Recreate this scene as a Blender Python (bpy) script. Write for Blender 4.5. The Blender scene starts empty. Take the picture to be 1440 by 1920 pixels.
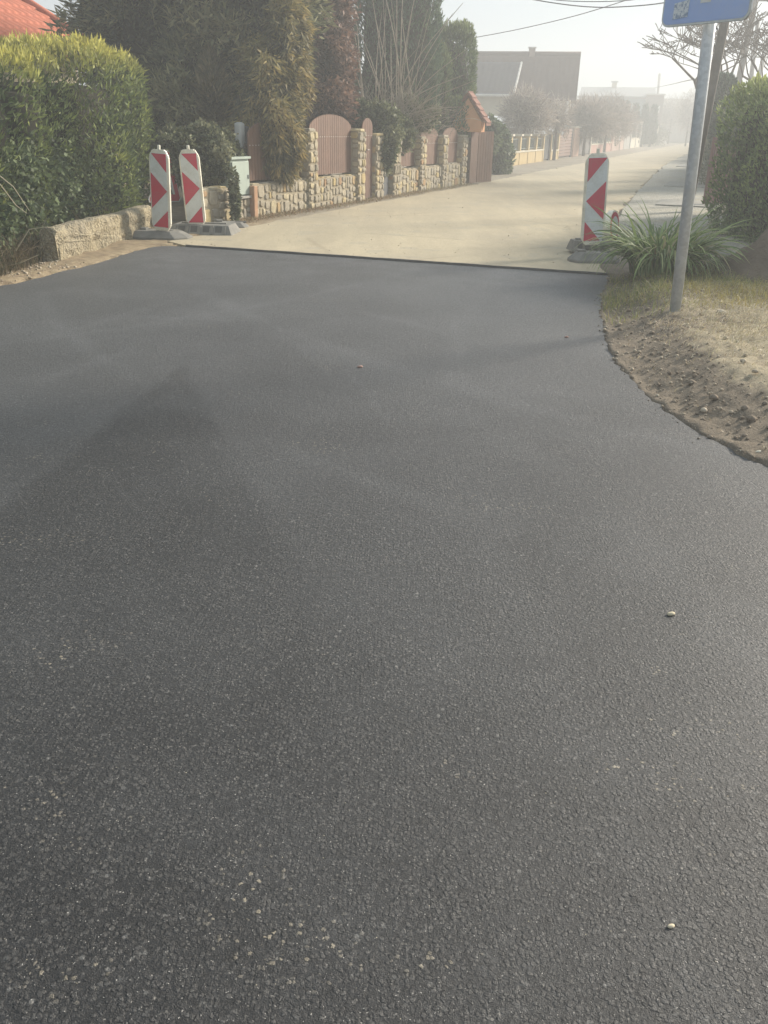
import bpy, bmesh, math, random
import numpy as np
from mathutils import Vector, Matrix
rng = np.random.default_rng(7)
random.seed(7)
PI = math.pi
R_ = math.radians
SC = bpy.context.scene
COL = SC.collection

# ------------------------------------------------------------------ camera
CAM_H = 1.45
PITCH, ROLL = R_(24.35), R_(1.134)
FPX = 1600.0                       # focal length in photo pixels (1440 x 1920)
cam_d = bpy.data.cameras.new('camera')
cam = bpy.data.objects.new('camera', cam_d)
COL.objects.link(cam)
cam_d.sensor_fit = 'VERTICAL'
cam_d.sensor_height = 24.0
cam_d.lens = 24.0 * FPX / 1920.0
cam_d.clip_start = 0.05
cam_d.clip_end = 3000
cam.matrix_world = Matrix.Translation((0, 0, CAM_H)) @ Matrix.Rotation(PI/2 - PITCH, 4, 'X') @ Matrix.Rotation(ROLL, 4, 'Z')
SC.camera = cam

# ------------------------------------------------------------------ sky + sun
SUN_AZ, SUN_EL = R_(56), R_(25)     # azimuth measured from +Y towards +X
world = bpy.data.worlds.new('World')
SC.world = world
world.use_nodes = True
wn = world.node_tree.nodes; wl = world.node_tree.links
wn.clear()
sky = wn.new('ShaderNodeTexSky'); sky.sky_type = 'NISHITA'; sky.sun_disc = False
sky.sun_elevation = SUN_EL; sky.sun_rotation = SUN_AZ
sky.air_density = 1.0; sky.dust_density = 1.5; sky.ozone_density = 1.5
# thin high cloud veil mixed over the blue
tc = wn.new('ShaderNodeTexCoord'); mp = wn.new('ShaderNodeMapping')
mp.inputs['Scale'].default_value = (1.0, 1.0, 4.0)
nz = wn.new('ShaderNodeTexNoise'); nz.inputs['Scale'].default_value = 1.6
nz.inputs['Detail'].default_value = 6; nz.inputs['Roughness'].default_value = 0.55
cr = wn.new('ShaderNodeMapRange')
cr.inputs[1].default_value = 0.3; cr.inputs[2].default_value = 0.75
cr.inputs[3].default_value = 0.86; cr.inputs[4].default_value = 0.97
mx = wn.new('ShaderNodeMix'); mx.data_type = 'RGBA'
mx.inputs['B'].default_value = (3.05, 3.55, 3.95, 1)
bg = wn.new('ShaderNodeBackground'); bg.inputs['Strength'].default_value = 0.11
wo = wn.new('ShaderNodeOutputWorld')
wl.new(tc.outputs['Generated'], mp.inputs['Vector']); wl.new(mp.outputs[0], nz.inputs['Vector'])
wl.new(nz.outputs[0], cr.inputs[0]); wl.new(cr.outputs[0], mx.inputs['Factor'])
wl.new(sky.outputs[0], mx.inputs['A']); wl.new(mx.outputs['Result'], bg.inputs['Color'])
wl.new(bg.outputs[0], wo.inputs['Surface'])

sun_d = bpy.data.lights.new('sun', 'SUN'); sun_d.energy = 5.0; sun_d.angle = R_(12)
sun_d.color = (1.0, 0.91, 0.78)
sun = bpy.data.objects.new('sun', sun_d); COL.objects.link(sun)
SUNV = Vector((math.sin(SUN_AZ)*math.cos(SUN_EL), math.cos(SUN_AZ)*math.cos(SUN_EL), math.sin(SUN_EL)))
sun.rotation_euler = SUNV.to_track_quat('Z', 'Y').to_euler()
sun.location = (20, 20, 30)

SC.view_settings.view_transform = 'Standard'
SC.view_settings.look = 'None'
SC.view_settings.exposure = 0.96
SC.view_settings.gamma = 1.0
SC.view_settings.use_curve_mapping = False
SC.render.engine = 'CYCLES'
SC.cycles.use_denoising = True
SC.cycles.max_bounces = 6
SC.cycles.diffuse_bounces = 3
SC.cycles.glossy_bounces = 2
SC.cycles.transmission_bounces = 3
SC.cycles.volume_bounces = 1
SC.cycles.transparent_max_bounces = 8
SC.cycles.sample_clamp_indirect = 6

HAZE_DENSITY = 0.0090

# ------------------------------------------------------------------ geometry of the place
MW = cam.matrix_world.to_3x3()
CAMP = Vector((0, 0, CAM_H))
def ray(px, py):
    return (MW @ Vector(((px-720)/FPX, -(py-960)/FPX, -1.0)))
def g(px, py, z=0.0):
    d = ray(px, py); return CAMP + d * ((z-CAM_H)/d.z)
def at(px, py, Y):
    d = ray(px, py); return CAMP + d * (Y/d.y)
def on_plane(px, py, P0, n):
    d = ray(px, py); return CAMP + d * ((Vector(P0)-CAMP).dot(n)/d.dot(n))
RD = Vector((0.347, 0.938, 0)).normalized()       # direction of the street
RT = Vector((RD.y, -RD.x, 0))                     # to the right of it
def st(s, t, z=0.0):
    return RD*s + RT*t + Vector((0, 0, z))
def line_at(px, py, P0, d):
    n = Vector((d.y, -d.x, 0)); return on_plane(px, py, P0, n)

# ------------------------------------------------------------------ helpers: objects
def link(name, mesh, mat=None, parent=None, loc=None):
    o = bpy.data.objects.new(name, mesh)
    COL.objects.link(o)
    if mat is not None and len(mesh.materials) == 0:
        mesh.materials.append(mat)
    if parent is not None: o.parent = parent
    if loc is not None: o.location = loc
    return o
def tag(o, label=None, cat=None, group=None, kind=None):
    if label: o['label'] = label
    if cat: o['category'] = cat
    if group: o['group'] = group
    if kind: o['kind'] = kind
    return o
def empty(name, loc, label, cat, group=None, rz=0.0):
    o = bpy.data.objects.new(name, None); COL.objects.link(o)
    o.location = loc; o.rotation_euler = (0, 0, rz); o.empty_display_size = .1
    return tag(o, label, cat, group)
def from_np(name, V, F, mat=None, parent=None, cols=None, smooth=False):
    """V (n,3), F (m,k) constant k"""
    me = bpy.data.meshes.new(name)
    V = np.asarray(V, dtype=np.float32); F = np.asarray(F, dtype=np.int32)
    m, k = F.shape
    me.vertices.add(len(V)); me.vertices.foreach_set('co', V.ravel())
    me.loops.add(m*k); me.loops.foreach_set('vertex_index', F.ravel())
    me.polygons.add(m)
    me.polygons.foreach_set('loop_start', np.arange(0, m*k, k, dtype=np.int32))
    me.polygons.foreach_set('loop_total', np.full(m, k, dtype=np.int32))
    if smooth: me.polygons.foreach_set('use_smooth', np.ones(m, dtype=bool))
    me.update(calc_edges=True)
    if cols is not None:
        a = me.color_attributes.new('Col', 'FLOAT_COLOR', 'POINT')
        c4 = np.ones((len(V), 4), dtype=np.float32); c4[:, :3] = cols
        a.data.foreach_set('color', c4.ravel())
    return link(name, me, mat, parent)
class MB:
    def __init__(s): s.bm = bmesh.new()
    def box(s, c, size, rz=0.0, rx=0.0, ry=0.0, bevel=0.0, taper=None):
        M = Matrix.Translation(c) @ Matrix.Rotation(rz, 4, 'Z') @ Matrix.Rotation(ry, 4, 'Y') @ Matrix.Rotation(rx, 4, 'X')
        r = bmesh.ops.create_cube(s.bm, size=1.0)
        vs = r['verts']
        for v in vs:
            if taper and v.co.z > 0: v.co.x *= taper[0]; v.co.y *= taper[1]
            v.co = M @ Vector((v.co.x*size[0], v.co.y*size[1], v.co.z*size[2]))
        if bevel:
            es = list({e for v in vs for e in v.link_edges})
            bmesh.ops.bevel(s.bm, geom=es, offset=bevel, segments=2, affect='EDGES', profile=0.6)
        return s
    def tube(s, pts, radii, sides=6, cap=True):
        pts = [Vector(p) for p in pts]
        if not hasattr(radii, '__len__'): radii = [radii]*len(pts)
        rings = []
        for i, p in enumerate(pts):
            t = (pts[min(i+1, len(pts)-1)] - pts[max(i-1, 0)]).normalized()
            up = Vector((0, 0, 1)) if abs(t.z) < .9 else Vector((1, 0, 0))
            a = t.cross(up).normalized(); b = t.cross(a)
            rings.append([s.bm.verts.new(p + (a*math.cos(2*PI*k/sides) + b*math.sin(2*PI*k/sides))*radii[i]) for k in range(sides)])
        for r0, r1 in zip(rings, rings[1:]):
            for k in range(sides):
                s.bm.faces.new((r0[k], r0[(k+1) % sides], r1[(k+1) % sides], r1[k]))
        if cap:
            s.bm.faces.new(rings[0]); s.bm.faces.new(rings[-1][::-1])
        return s
    def prism(s, poly, y0, y1):
        """poly: list of (x,z); extruded from y0 to y1"""
        a = [s.bm.verts.new((x, y0, z)) for x, z in poly]
        b = [s.bm.verts.new((x, y1, z)) for x, z in poly]
        s.bm.faces.new(a); s.bm.faces.new(b[::-1])
        n = len(poly)
        for k in range(n):
            s.bm.faces.new((a[k], b[k], b[(k+1) % n], a[(k+1) % n]))
        return s
    def face(s, pts):
        s.bm.faces.new([s.bm.verts.new(p) for p in pts]); return s
    def build(s, name, mat, parent=None, smooth=False):
        bmesh.ops.recalc_face_normals(s.bm, faces=s.bm.faces)
        me = bpy.data.meshes.new(name); s.bm.to_mesh(me); s.bm.free()
        if smooth:
            for p in me.polygons: p.use_smooth = True
        return link(name, me, mat, parent)

# smooth pseudo noise, vectorised
class SinNoise:
    def __init__(s, seed, n=14):
        r = np.random.default_rng(seed)
        d = r.normal(size=(n, 3)); d /= np.linalg.norm(d, axis=1)[:, None]
        s.k = d * r.uniform(.6, 2.4, (n, 1)) * 2*PI; s.p = r.uniform(0, 2*PI, n)
        s.n = n
    def __call__(s, P, f=1.0):
        return np.sin((P*f) @ s.k.T + s.p).sum(axis=1)/math.sqrt(s.n)
N1, N2, N3 = SinNoise(1), SinNoise(2), SinNoise(3)

# ------------------------------------------------------------------ helpers: materials
class NT:
    def __init__(s, name):
        s.m = bpy.data.materials.new(name); s.m.use_nodes = True
        s.t = s.m.node_tree; s.t.nodes.clear()
        s.out = s.t.nodes.new('ShaderNodeOutputMaterial')
        s._tc = None
    def n(s, typ, **kw):
        nd = s.t.nodes.new(typ)
        for k, v in kw.items(): setattr(nd, k, v)
        return nd
    def l(s, a, b): s.t.links.new(a, b)
    def co(s, kind='Object'):
        if s._tc is None: s._tc = s.n('ShaderNodeTexCoord')
        return s._tc.outputs[kind]
    def noise(s, scale, detail=4, rough=.55, vec=None, out=0, dist=0.0):
        a = s.n('ShaderNodeTexNoise'); a.inputs['Scale'].default_value = scale
        a.inputs['Detail'].default_value = detail; a.inputs['Roughness'].default_value = rough
        a.inputs['Distortion'].default_value = dist
        s.l(vec or s.co(), a.inputs['Vector']); return a.outputs[out]
    def vor(s, scale, feature='F1', vec=None, out='Distance', rnd=1.0):
        a = s.n('ShaderNodeTexVoronoi'); a.feature = feature
        a.inputs['Scale'].default_value = scale; a.inputs['Randomness'].default_value = rnd
        s.l(vec or s.co(), a.inputs['Vector']); return a.outputs[out]
    def rng(s, v, a, b, c=0.0, d=1.0, clamp=True):
        m = s.n('ShaderNodeMapRange'); m.clamp = clamp
        for i, x in enumerate((a, b, c, d)): m.inputs[i+1].default_value = x
        s.l(v, m.inputs[0]); return m.outputs[0]
    def mix(s, f, a, b, blend='MIX'):
        m = s.n('ShaderNodeMix'); m.data_type = 'RGBA'; m.blend_type = blend
        for k, v in (('Factor', f), ('A', a), ('B', b)):
            if isinstance(v, (int, float)): m.inputs[k].default_value = v
            elif isinstance(v, (tuple, list)): m.inputs[k].default_value = (*v, 1)
            else: s.l(v, m.inputs[k])
        return m.outputs['Result']
    def math(s, op, a, b=0.0, c=0.0):
        m = s.n('ShaderNodeMath'); m.operation = op
        for i, v in enumerate((a, b, c)):
            if isinstance(v, (int, float)): m.inputs[i].default_value = v
            else: s.l(v, m.inputs[i])
        return m.outputs[0]
    def bump(s, h, strength=.5, dist=.01, normal=None):
        b = s.n('ShaderNodeBump'); b.inputs['Strength'].default_value = strength
        b.inputs['Distance'].default_value = dist; s.l(h, b.inputs['Height'])
        if normal is not None: s.l(normal, b.inputs['Normal'])
        return b.outputs[0]
    def bsdf(s, color, rough=.8, spec=.3, normal=None, metal=0.0):
        b = s.n('ShaderNodeBsdfPrincipled')
        for k, v in (('Base Color', color), ('Roughness', rough)):
            if isinstance(v, (int, float)): b.inputs[k].default_value = v
            elif isinstance(v, tuple): b.inputs[k].default_value = (*v, 1)
            else: s.l(v, b.inputs[k])
        b.inputs['Specular IOR Level'].default_value = spec
        b.inputs['Metallic'].default_value = metal
        if normal is not None: s.l(normal, b.inputs['Normal'])
        return b.outputs[0]
    def done(s, sh):
        s.l(sh, s.out.inputs['Surface']); return s.m
    def objrand(s):
        return s.n('ShaderNodeObjectInfo').outputs['Random']

def simple(name, c1, c2=None, scale=6.0, rough=.75, spec=.3, bump=.0, bscale=40, dist=.01, metal=0.0, rand=.0, detail=5):
    t = NT(name)
    c2 = c2 or tuple(x*.8 for x in c1)
    f = t.rng(t.noise(scale, detail), .3, .7)
    c = t.mix(f, c1, c2)
    if rand:
        r = t.rng(t.objrand(), 0, 1, 1-rand, 1+rand)
        v = t.n('ShaderNodeVectorMath'); v.operation = 'SCALE'
        t.l(c, v.inputs[0]); t.l(r, v.inputs['Scale']); c = v.outputs[0]
    nrm = t.bump(t.noise(bscale, 6, .65), bump, dist) if bump else None
    return t.done(t.bsdf(c, rough, spec, nrm, metal))

def foliage_mat(name, transl=.3, rough=.6):
    t = NT(name)
    a = t.n('ShaderNodeAttribute'); a.attribute_name = 'Col'
    p = t.bsdf(a.outputs['Color'], rough, .25)
    tr = t.n('ShaderNodeBsdfTranslucent'); t.l(a.outputs['Color'], tr.inputs['Color'])
    m = t.n('ShaderNodeMixShader'); m.inputs[0].default_value = transl
    t.l(p, m.inputs[1]); t.l(tr.outputs[0], m.inputs[2])
    return t.done(m.outputs[0])
M_LEAF = foliage_mat('foliage')
M_BLADE = foliage_mat('grass_blades', .35, .5)
M_BARK = simple('bark', (.12, .095, .07), (.07, .055, .042), 12, .9, .2, .6, 30)
M_TWIG = simple('pale_twig', (.36, .31, .24), (.22, .19, .15), 5, .75, .3)
M_TWIGD = simple('brown_twig', (.16, .12, .09), (.10, .08, .065), 5, .85, .2)
M_DRYTWIG = simple('dry_twig', (.50, .44, .32), (.35, .30, .2), 8, .8, .2)

# ------------------------------------------------------------------ haze
def haze_box():
    t = NT('haze_air')
    v = t.n('ShaderNodeVolumePrincipled')
    v.inputs['Color'].default_value = (0.67, 0.69, 0.705, 1)
    v.inputs['Density'].default_value = HAZE_DENSITY
    v.inputs['Anisotropy'].default_value = 0.35
    t.l(v.outputs[0], t.out.inputs['Volume'])
    b = MB().box((60, 75, 5.75), (200, 190, 13.5))
    o = b.build('haze', t.m)
    tag(o, 'thin pale winter haze filling the street', None, None, 'stuff')
    return o
haze_box()

# ------------------------------------------------------------------ outlines on the ground
def chaikin(pts, n=2):
    pts = [np.array(p[:2], float) for p in pts]
    for _ in range(n):
        q = [pts[0]]
        for a, b in zip(pts, pts[1:]): q += [a*.75+b*.25, a*.25+b*.75]
        q.append(pts[-1]); pts = q
    return pts
def densify(pts, step, jit, seed):
    r = np.random.default_rng(seed); out = []
    for a, b in zip(pts, pts[1:]):
        n = max(1, int(np.linalg.norm(b-a)/step))
        for k in range(n):
            p = a + (b-a)*k/n
            out.append(p + r.normal(size=2)*jit)
    out.append(pts[-1]); return out
# right edge of the new asphalt, from the seam to behind the camera
EDGE_R = chaikin([(2.40, 9.62), (2.28, 9.1), (2.0, 8.2), (1.70, 6.8), (1.55, 5.7), (1.56, 4.8), (1.70, 4.1), (2.05, 3.2), (3.3, 2.0), (6, .8), (14, -.4), (40, -2)], 2)
EDGE_L = chaikin([(-40, 6.9), (-14, 7.2), (-6, 7.35), (-3.9, 7.75), (-3.50, 8.6), (-3.43, 9.1), (-3.22, 9.75), (-3.15, 10.6), (-2.95, 11.35), (-2.6, 11.30)], 2)
SEAM = [np.array(p) for p in [(-2.6, 11.30), (1.88, 9.80), (2.40, 9.62)]]
eL = densify(EDGE_L, .08, .012, 1); eS = densify(SEAM, .12, .004, 2); eR = densify(EDGE_R, .06, .010, 3)
ASPH = eL[:-1] + eS[:-1] + eR + [np.array((40, -14.)), np.array((-40, -14.))]
# old road: between the seam and the far end
def road_pt(s, side):    # width shrinks a little with distance
    w = np.interp(s, [0, 9, 18, 45, 130, 170], [0, 0, 0, 0, 0, 0])
    tl = np.interp(s, [9, 12.5, 20, 60, 200], [-6.75, -6.7, -6.62, -6.6, -6.6])
    tr = np.interp(s, [9, 15, 25, 45, 130, 200], [-1.05, -1.75, -2.25, -3.0, -3.4, -3.4])
    p = RD*s + RT*(tl if side == 0 else tr)
    return np.array((p.x, p.y))
sL0 = (Vector((-2.6, 11.30, 0))).dot(RD); sR0 = (Vector((2.40, 9.62, 0))).dot(RD)
rl = [np.array((-2.6, 11.304))] + [road_pt(s, 0) for s in np.arange(sL0+.3, 170, .5)]
rr = [np.array((2.40, 9.624))] + [road_pt(s, 1) for s in np.arange(sR0+.6, 170, .5)]
rj = np.random.default_rng(5)
def jit_line(L):
    return [L[0]] + [p + rj.normal(size=2)*.05 for p in L[1:]]
rl = densify(jit_line(rl), .25, .012, 8); rr = densify(jit_line(rr), .25, .012, 9)
OLD = rl + rr[::-1] + [p + np.array((0, .004)) for p in eS[::-1][1:-1]]

def inside(poly, X, Y):
    c = np.zeros(X.shape, bool); P = np.array(poly)
    x0, y0 = P[:, 0], P[:, 1]; x1, y1 = np.roll(x0, -1), np.roll(y0, -1)
    for a, b, c_, d in zip(x0, y0, x1, y1):
        if b == d: continue
        m = ((b > Y) != (d > Y)) & (X < (c_-a)*(Y-b)/(d-b)+a)
        c ^= m
    return c
def dist_line(pts, X, Y):
    D = np.full(X.shape, 1e9); P = np.array(pts)
    for a, b in zip(P[:-1], P[1:]):
        ab = b-a; L2 = (ab**2).sum()+1e-12
        u = np.clip(((X-a[0])*ab[0]+(Y-a[1])*ab[1])/L2, 0, 1)
        D = np.minimum(D, np.hypot(X-a[0]-u*ab[0], Y-a[1]-u*ab[1]))
    return D
# ------------------------------------------------------------------ ground sheet
def axis(fine0, fine1, step, mid0, mid1, mstep, far0, far1):
    a = list(np.arange(fine0, fine1, step))
    l = list(np.arange(mid0, fine0, mstep)); r = list(np.arange(fine1, mid1, mstep))
    def grow(x, lim, sgn):
        out = []; d = mstep
        while (x-lim)*sgn < 0: d *= 1.35; x += sgn*d; out.append(x)
        return out
    return np.array(grow(mid0, far0, -1)[::-1] + l + a + r + grow(r[-1], far1, 1))
gx = axis(1.3, 4.6, .028, -6.5, 9.0, .09, -500, 600)
gy = axis(2.6, 10.6, .032, 0.0, 30.0, .11, -60, 900)
GX, GY = np.meshgrid(gx, gy); fx, fy = GX.ravel(), GY.ravel()
dA = np.full(fx.shape, 5.0)
near = (fx > -9) & (fx < 12) & (fy > -2) & (fy < 14)
dr = dist_line(EDGE_R, fx[near], fy[near]); dl = dist_line(EDGE_L, fx[near], fy[near])
inA = inside(ASPH, fx, fy); inO = inside(OLD[::1], fx, fy)
drf = np.full(fx.shape, 5.0); drf[near] = dr
dlf = np.full(fx.shape, 5.0); dlf[near] = dl
P3 = np.stack([fx, fy, 0*fx], 1)
bank = np.clip((drf-.02)/(.62+.12*N1(P3, .35)), 0, 1); bank = bank*bank*(3-2*bank)
rightside = (fx > 1.2) & (fy < 10.2)
z = np.where(rightside, .15*bank, .028) + .0
z = z + np.where(near, (.012*N1(P3, .55) + .007*N2(P3, 1.7) + .005*N3(P3, 4.5)*(.8-.3*bank)), .0)
z += np.where(rightside & (fy < 9.8), .012*N1(P3, 6.0)*bank*(1-.75*bank) + .005*N2(P3, 9.)*np.clip(drf/.1, 0, 1) + .004*N3(P3, 13.)*np.clip(drf/.1, 0, 1)*(1.3-bank), 0)
# tail of the verge towards the street narrows and sinks
z = np.where(rightside, z*np.clip((10.4-fy)/1.2, 0, 1)+.02*np.clip(1-(10.4-fy)/1.2, 0, 1), z)
# outside a tiny strip next to the left edge the soil meets the asphalt
z = np.where((dlf < .25) & (fx < -2), z*np.clip(dlf/.25, .1, 1)+.004, z)
onfar = ~near
z = np.where(onfar, .004, z)
ds = np.full(fx.shape, 5.0); ds[near] = dist_line(SEAM, fx[near], fy[near])
z = np.where(inA | inO | (ds < .09), -.06, z)
nx_, ny_ = len(gx), len(gy)
idx = np.arange(nx_*ny_).reshape(ny_, nx_)
F = np.stack([idx[:-1, :-1].ravel(), idx[:-1, 1:].ravel(), idx[1:, 1:].ravel(), idx[1:, :-1].ravel()], 1)
def ground_mat():
    t = NT('soil_and_dead_grass')
    sep = t.n('ShaderNodeSeparateXYZ'); t.l(t.co(), sep.inputs[0])
    x, y, zz = sep.outputs
    n_big = t.noise(.9, 5, .6); n_mid = t.noise(7, 6, .65); n_fine = t.noise(60, 5, .7)
    soil = t.mix(t.rng(n_mid, .3, .7), (.085, .068, .052), (.21, .17, .125))
    soil = t.mix(t.rng(t.noise(150, 4, .75), .35, .7, 0, .6), soil, (.30, .255, .195))
    soil = t.mix(t.rng(t.noise(28, 5, .7), .55, .7, 0, .7), soil, (.10, .08, .062))
    dry = t.mix(t.rng(n_fine, .3, .7), (.43, .37, .26), (.30, .25, .17))
    # flat trodden top is pale and dry, the cut slope is raw soil, darkened to paint its shade side
    hmask = t.rng(t.math('ADD', zz, t.math('MULTIPLY', t.math('SUBTRACT', n_mid, .5), .10)), .115, .155)
    yr = t.math('MULTIPLY', hmask, t.rng(t.math('ADD', y, t.math('MULTIPLY', n_big, .8)), 8.0, 7.6))
    c = t.mix(yr, soil, dry)
    grav = t.mix(t.rng(t.vor(35), .1, .5), (.40, .375, .33), (.24, .22, .19))
    fy_ = t.rng(y, 10.0, 10.9)
    fx_ = t.rng(x, -2.0, -1.0)
    c = t.mix(t.math('MULTIPLY', fy_, t.rng(n_big, .35, .6, .45, 1.0)), c, t.mix(.55, grav, (.34, .29, .21)))
    leftsoil = t.mix(t.rng(n_mid, .35, .65), (.20, .15, .10), (.33, .265, .17))
    c = t.mix(t.rng(x, -1.5, -2.2), c, leftsoil)
    peb = t.rng(t.vor(26), .12, .08)
    pc = t.mix(t.rng(t.noise(3), .4, .6), (.5, .47, .4), (.36, .3, .24))
    c = t.mix(t.math('MULTIPLY', peb, t.rng(t.noise(8, 2), .5, .62)), c, pc)
    h = t.math('ADD', t.math('MULTIPLY', n_mid, .6), t.math('MULTIPLY', n_fine, .5))
    b = t.bump(h, .9, .03)
    return t.done(t.bsdf(c, .95, .15, b))
gr = from_np('ground', np.stack([fx, fy, z], 1), F, ground_mat(), smooth=True)
tag(gr, 'bare soil and trampled dry ground beside the roads', None, None, 'structure')

# ------------------------------------------------------------------ asphalt
def sheet(name, poly, z0, z1, mat):
    bm = bmesh.new()
    top = [bm.verts.new((p[0], p[1], z1)) for p in poly]
    edges = [bm.edges.new((top[i], top[(i+1) % len(top)])) for i in range(len(top))]
    bmesh.ops.triangle_fill(bm, use_beauty=True, use_dissolve=False, edges=edges)
    for f in bm.faces:
        f.normal_update()
        if f.normal.z < 0: f.normal_flip()
    bot = [bm.verts.new((p[0], p[1], z0)) for p in poly]
    n = len(poly)
    for i in range(n):
        try: bm.faces.new((top[i], top[(i+1) % n], bot[(i+1) % n], bot[i]))
        except ValueError: pass
    me = bpy.data.meshes.new(name); bm.to_mesh(me); bm.free()
    return link(name, me, mat)
def asphalt_mat():
    t = NT('fresh_asphalt')
    sep = t.n('ShaderNodeSeparateXYZ'); t.l(t.co(), sep.inputs[0])
    x, y, zz = sep.outputs
    wv = t.n('ShaderNodeVectorMath'); wv.operation = 'MULTIPLY_ADD'
    t.l(t.noise(120, 3, .6, out=1), wv.inputs[0]); wv.inputs[1].default_value = (.010, .010, .010); t.l(t.co(), wv.inputs[2]); W = wv.outputs[0]
    # aggregate of three sizes, coated in binder
    def cell(sc, vec):
        a_ = t.n('ShaderNodeTexVoronoi'); a_.inputs['Scale'].default_value = sc; t.l(vec, a_.inputs['Vector'])
        s_ = t.n('ShaderNodeSeparateColor'); t.l(a_.outputs['Color'], s_.inputs[0]); return a_.outputs['Distance'], s_.outputs
    d1, c1 = cell(104, W); d2, c2 = cell(290, W); d3, c3 = cell(80, W)
    s1 = t.math('MULTIPLY', t.rng(c1[0], .42, .52), t.rng(d1, .60, .34))          # stones standing in finer matrix
    s2 = t.math('MULTIPLY', t.rng(c2[0], .30, .45), t.rng(d2, .60, .25))
    big = t.math('MULTIPLY', t.rng(c3[0], .62, .68), t.rng(t.noise(2.2, 3, .6), .40, .56))
    s3 = t.math('MULTIPLY', t.rng(d3, .58, .36), big)
    mtx = t.noise(330, 3, .75)
    h1 = s1
    h = t.math('ADD', t.math('MAXIMUM', t.math('MULTIPLY', s1, t.rng(c1[1], 0, 1, .45, 1.0)), t.math('MULTIPLY', s3, 1.2)), t.math('ADD', t.math('MULTIPLY', s2, .40), t.math('MULTIPLY', mtx, .55)))
    base = t.mix(t.rng(mtx, .35, .65), (.010, .010, .0105), (.030, .030, .031))
    base = t.mix(t.math('MULTIPLY', s2, .8), base, t.mix(c2[1], (.020, .020, .021), (.062, .060, .058)))
    base = t.mix(t.math('MULTIPLY', t.math('MAXIMUM', s1, s3), .85), base, t.mix(c1[1], (.022, .022, .023), (.082, .079, .076)))
    base = t.mix(t.math('MULTIPLY', t.rng(c1[2], .84, 1.0), t.rng(h1, .3, .7, 0, .8)), base, (.12, .115, .105))
    base = t.mix(t.math('MULTIPLY', t.rng(c2[0], .962, .975), t.rng(d2, .45, .2)), base, (.40, .38, .35))
    def seg(pa, pb, w, amt):          # thin smear between two points of the surface
        A_, B_ = g(*pa), g(*pb); L_ = (B_-A_).length; ux, uy = (B_.x-A_.x)/L_, (B_.y-A_.y)/L_
        dx = t.math('SUBTRACT', x, A_.x); dy = t.math('SUBTRACT', y, A_.y)
        u = t.math('ADD', t.math('MULTIPLY', dx, ux), t.math('MULTIPLY', dy, uy))
        v = t.math('SUBTRACT', t.math('MULTIPLY', dx, uy), t.math('MULTIPLY', dy, ux))
        v = t.math('ADD', v, t.math('MULTIPLY', t.math('SUBTRACT', t.noise(1.6, 3), .5), .16))
        ends = t.math('MULTIPLY', t.rng(u, -.1, .25), t.rng(u, L_+.1, L_-.35))
        return u, v, t.math('MULTIPLY', t.math('MULTIPLY', t.rng(t.math('ABSOLUTE', v), w, w*.15), ends), amt)
    def blob(p_, rx, ry, amt):
        c_ = g(*p_); dx = t.math('DIVIDE', t.math('SUBTRACT', x, c_.x), rx); dy = t.math('DIVIDE', t.math('SUBTRACT', y, c_.y), ry)
        d = t.math('SQRT', t.math('ADD', t.math('MULTIPLY', dx, dx), t.math('MULTIPLY', dy, dy)))
        return t.math('MULTIPLY', t.rng(t.math('ADD', d, t.math('MULTIPLY', t.math('SUBTRACT', t.noise(9, 4, .7), .5), 1.6)), 1.15, .35), amt)
    sand = blob((1300, 1475), .15, .05, 1.0)
    for q in (blob((1190, 1440), .14, .035, .8), blob((470, 1700), .10, .16, .75), blob((560, 1780), .14, .10, .6), blob((120, 1830), .12, .05, .55), blob((820, 1800), .10, .04, .5), blob((60, 1010), .3, .1, .5)):
        sand = t.math('MAXIMUM', sand, q)
    worn = t.math('MULTIPLY', t.math('MULTIPLY', t.rng(c1[1], .80, .90), t.rng(h1, .2, .5)), t.math('MAXIMUM', t.rng(t.noise(1.7, 4, .65), .57, .74), sand))
    base = t.mix(t.math('MULTIPLY', worn, .9), base, (.40, .345, .25))
    # dust: broad clouds + arcs left by wheels and the roller, plus a painted veil lift
    dust = t.rng(t.noise(.55, 6, .62, dist=.4), .42, .72)
    def arc(cx, cy, rr_, w, a):
        dx = t.math('SUBTRACT', x, cx); dy = t.math('SUBTRACT', y, cy)
        d = t.math('SQRT', t.math('ADD', t.math('MULTIPLY', dx, dx), t.math('MULTIPLY', dy, dy)))
        d = t.math('ADD', d, t.math('MULTIPLY', t.math('SUBTRACT', t.noise(.8, 3), .5), .25))
        return t.math('MULTIPLY', t.rng(t.math('ABSOLUTE', t.math('SUBTRACT', d, rr_)), w, w*.2), a)
    arcs = [arc(9.0, 13.5, 12.0, .14, .55), arc(9.2, 13.5, 13.6, .10, .5), arc(-7, 1.0, 8.2, .16, .4),
            arc(-7, .5, 9.6, .10, .35), arc(-9, 14, 10.2, .09, .5), arc(20, 4, 19.6, .13, .4), arc(6, 16, 8.6, .18, .5)]
    A = arcs[0]
    for k in arcs[1:]: A = t.math('MAXIMUM', A, k)
    A = t.math('MULTIPLY', A, t.rng(t.noise(1.1, 4, .6), .40, .62))
    smears = [seg((500, 600), (620, 700), .05, .9)[2], seg((180, 592), (480, 602), .06, .7)[2], seg((300, 690), (480, 930), .05, .75)[2], seg((200, 890), (300, 985), .03, .9)[2],
              seg((340, 560), (60, 640), .10, .6)[2], seg((850, 590), (870, 690), .06, .8)[2], seg((130, 860), (20, 950), .10, .7)[2], seg((620, 640), (720, 780), .04, .5)[2], seg((60, 720), (290, 640), .12, .6)[2]]
    brk = t.math('MULTIPLY', t.rng(t.noise(7, 5, .7), .38, .62), .85)
    for k in smears: A = t.math('MAXIMUM', A, t.math('MULTIPLY', k, brk))
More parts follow.
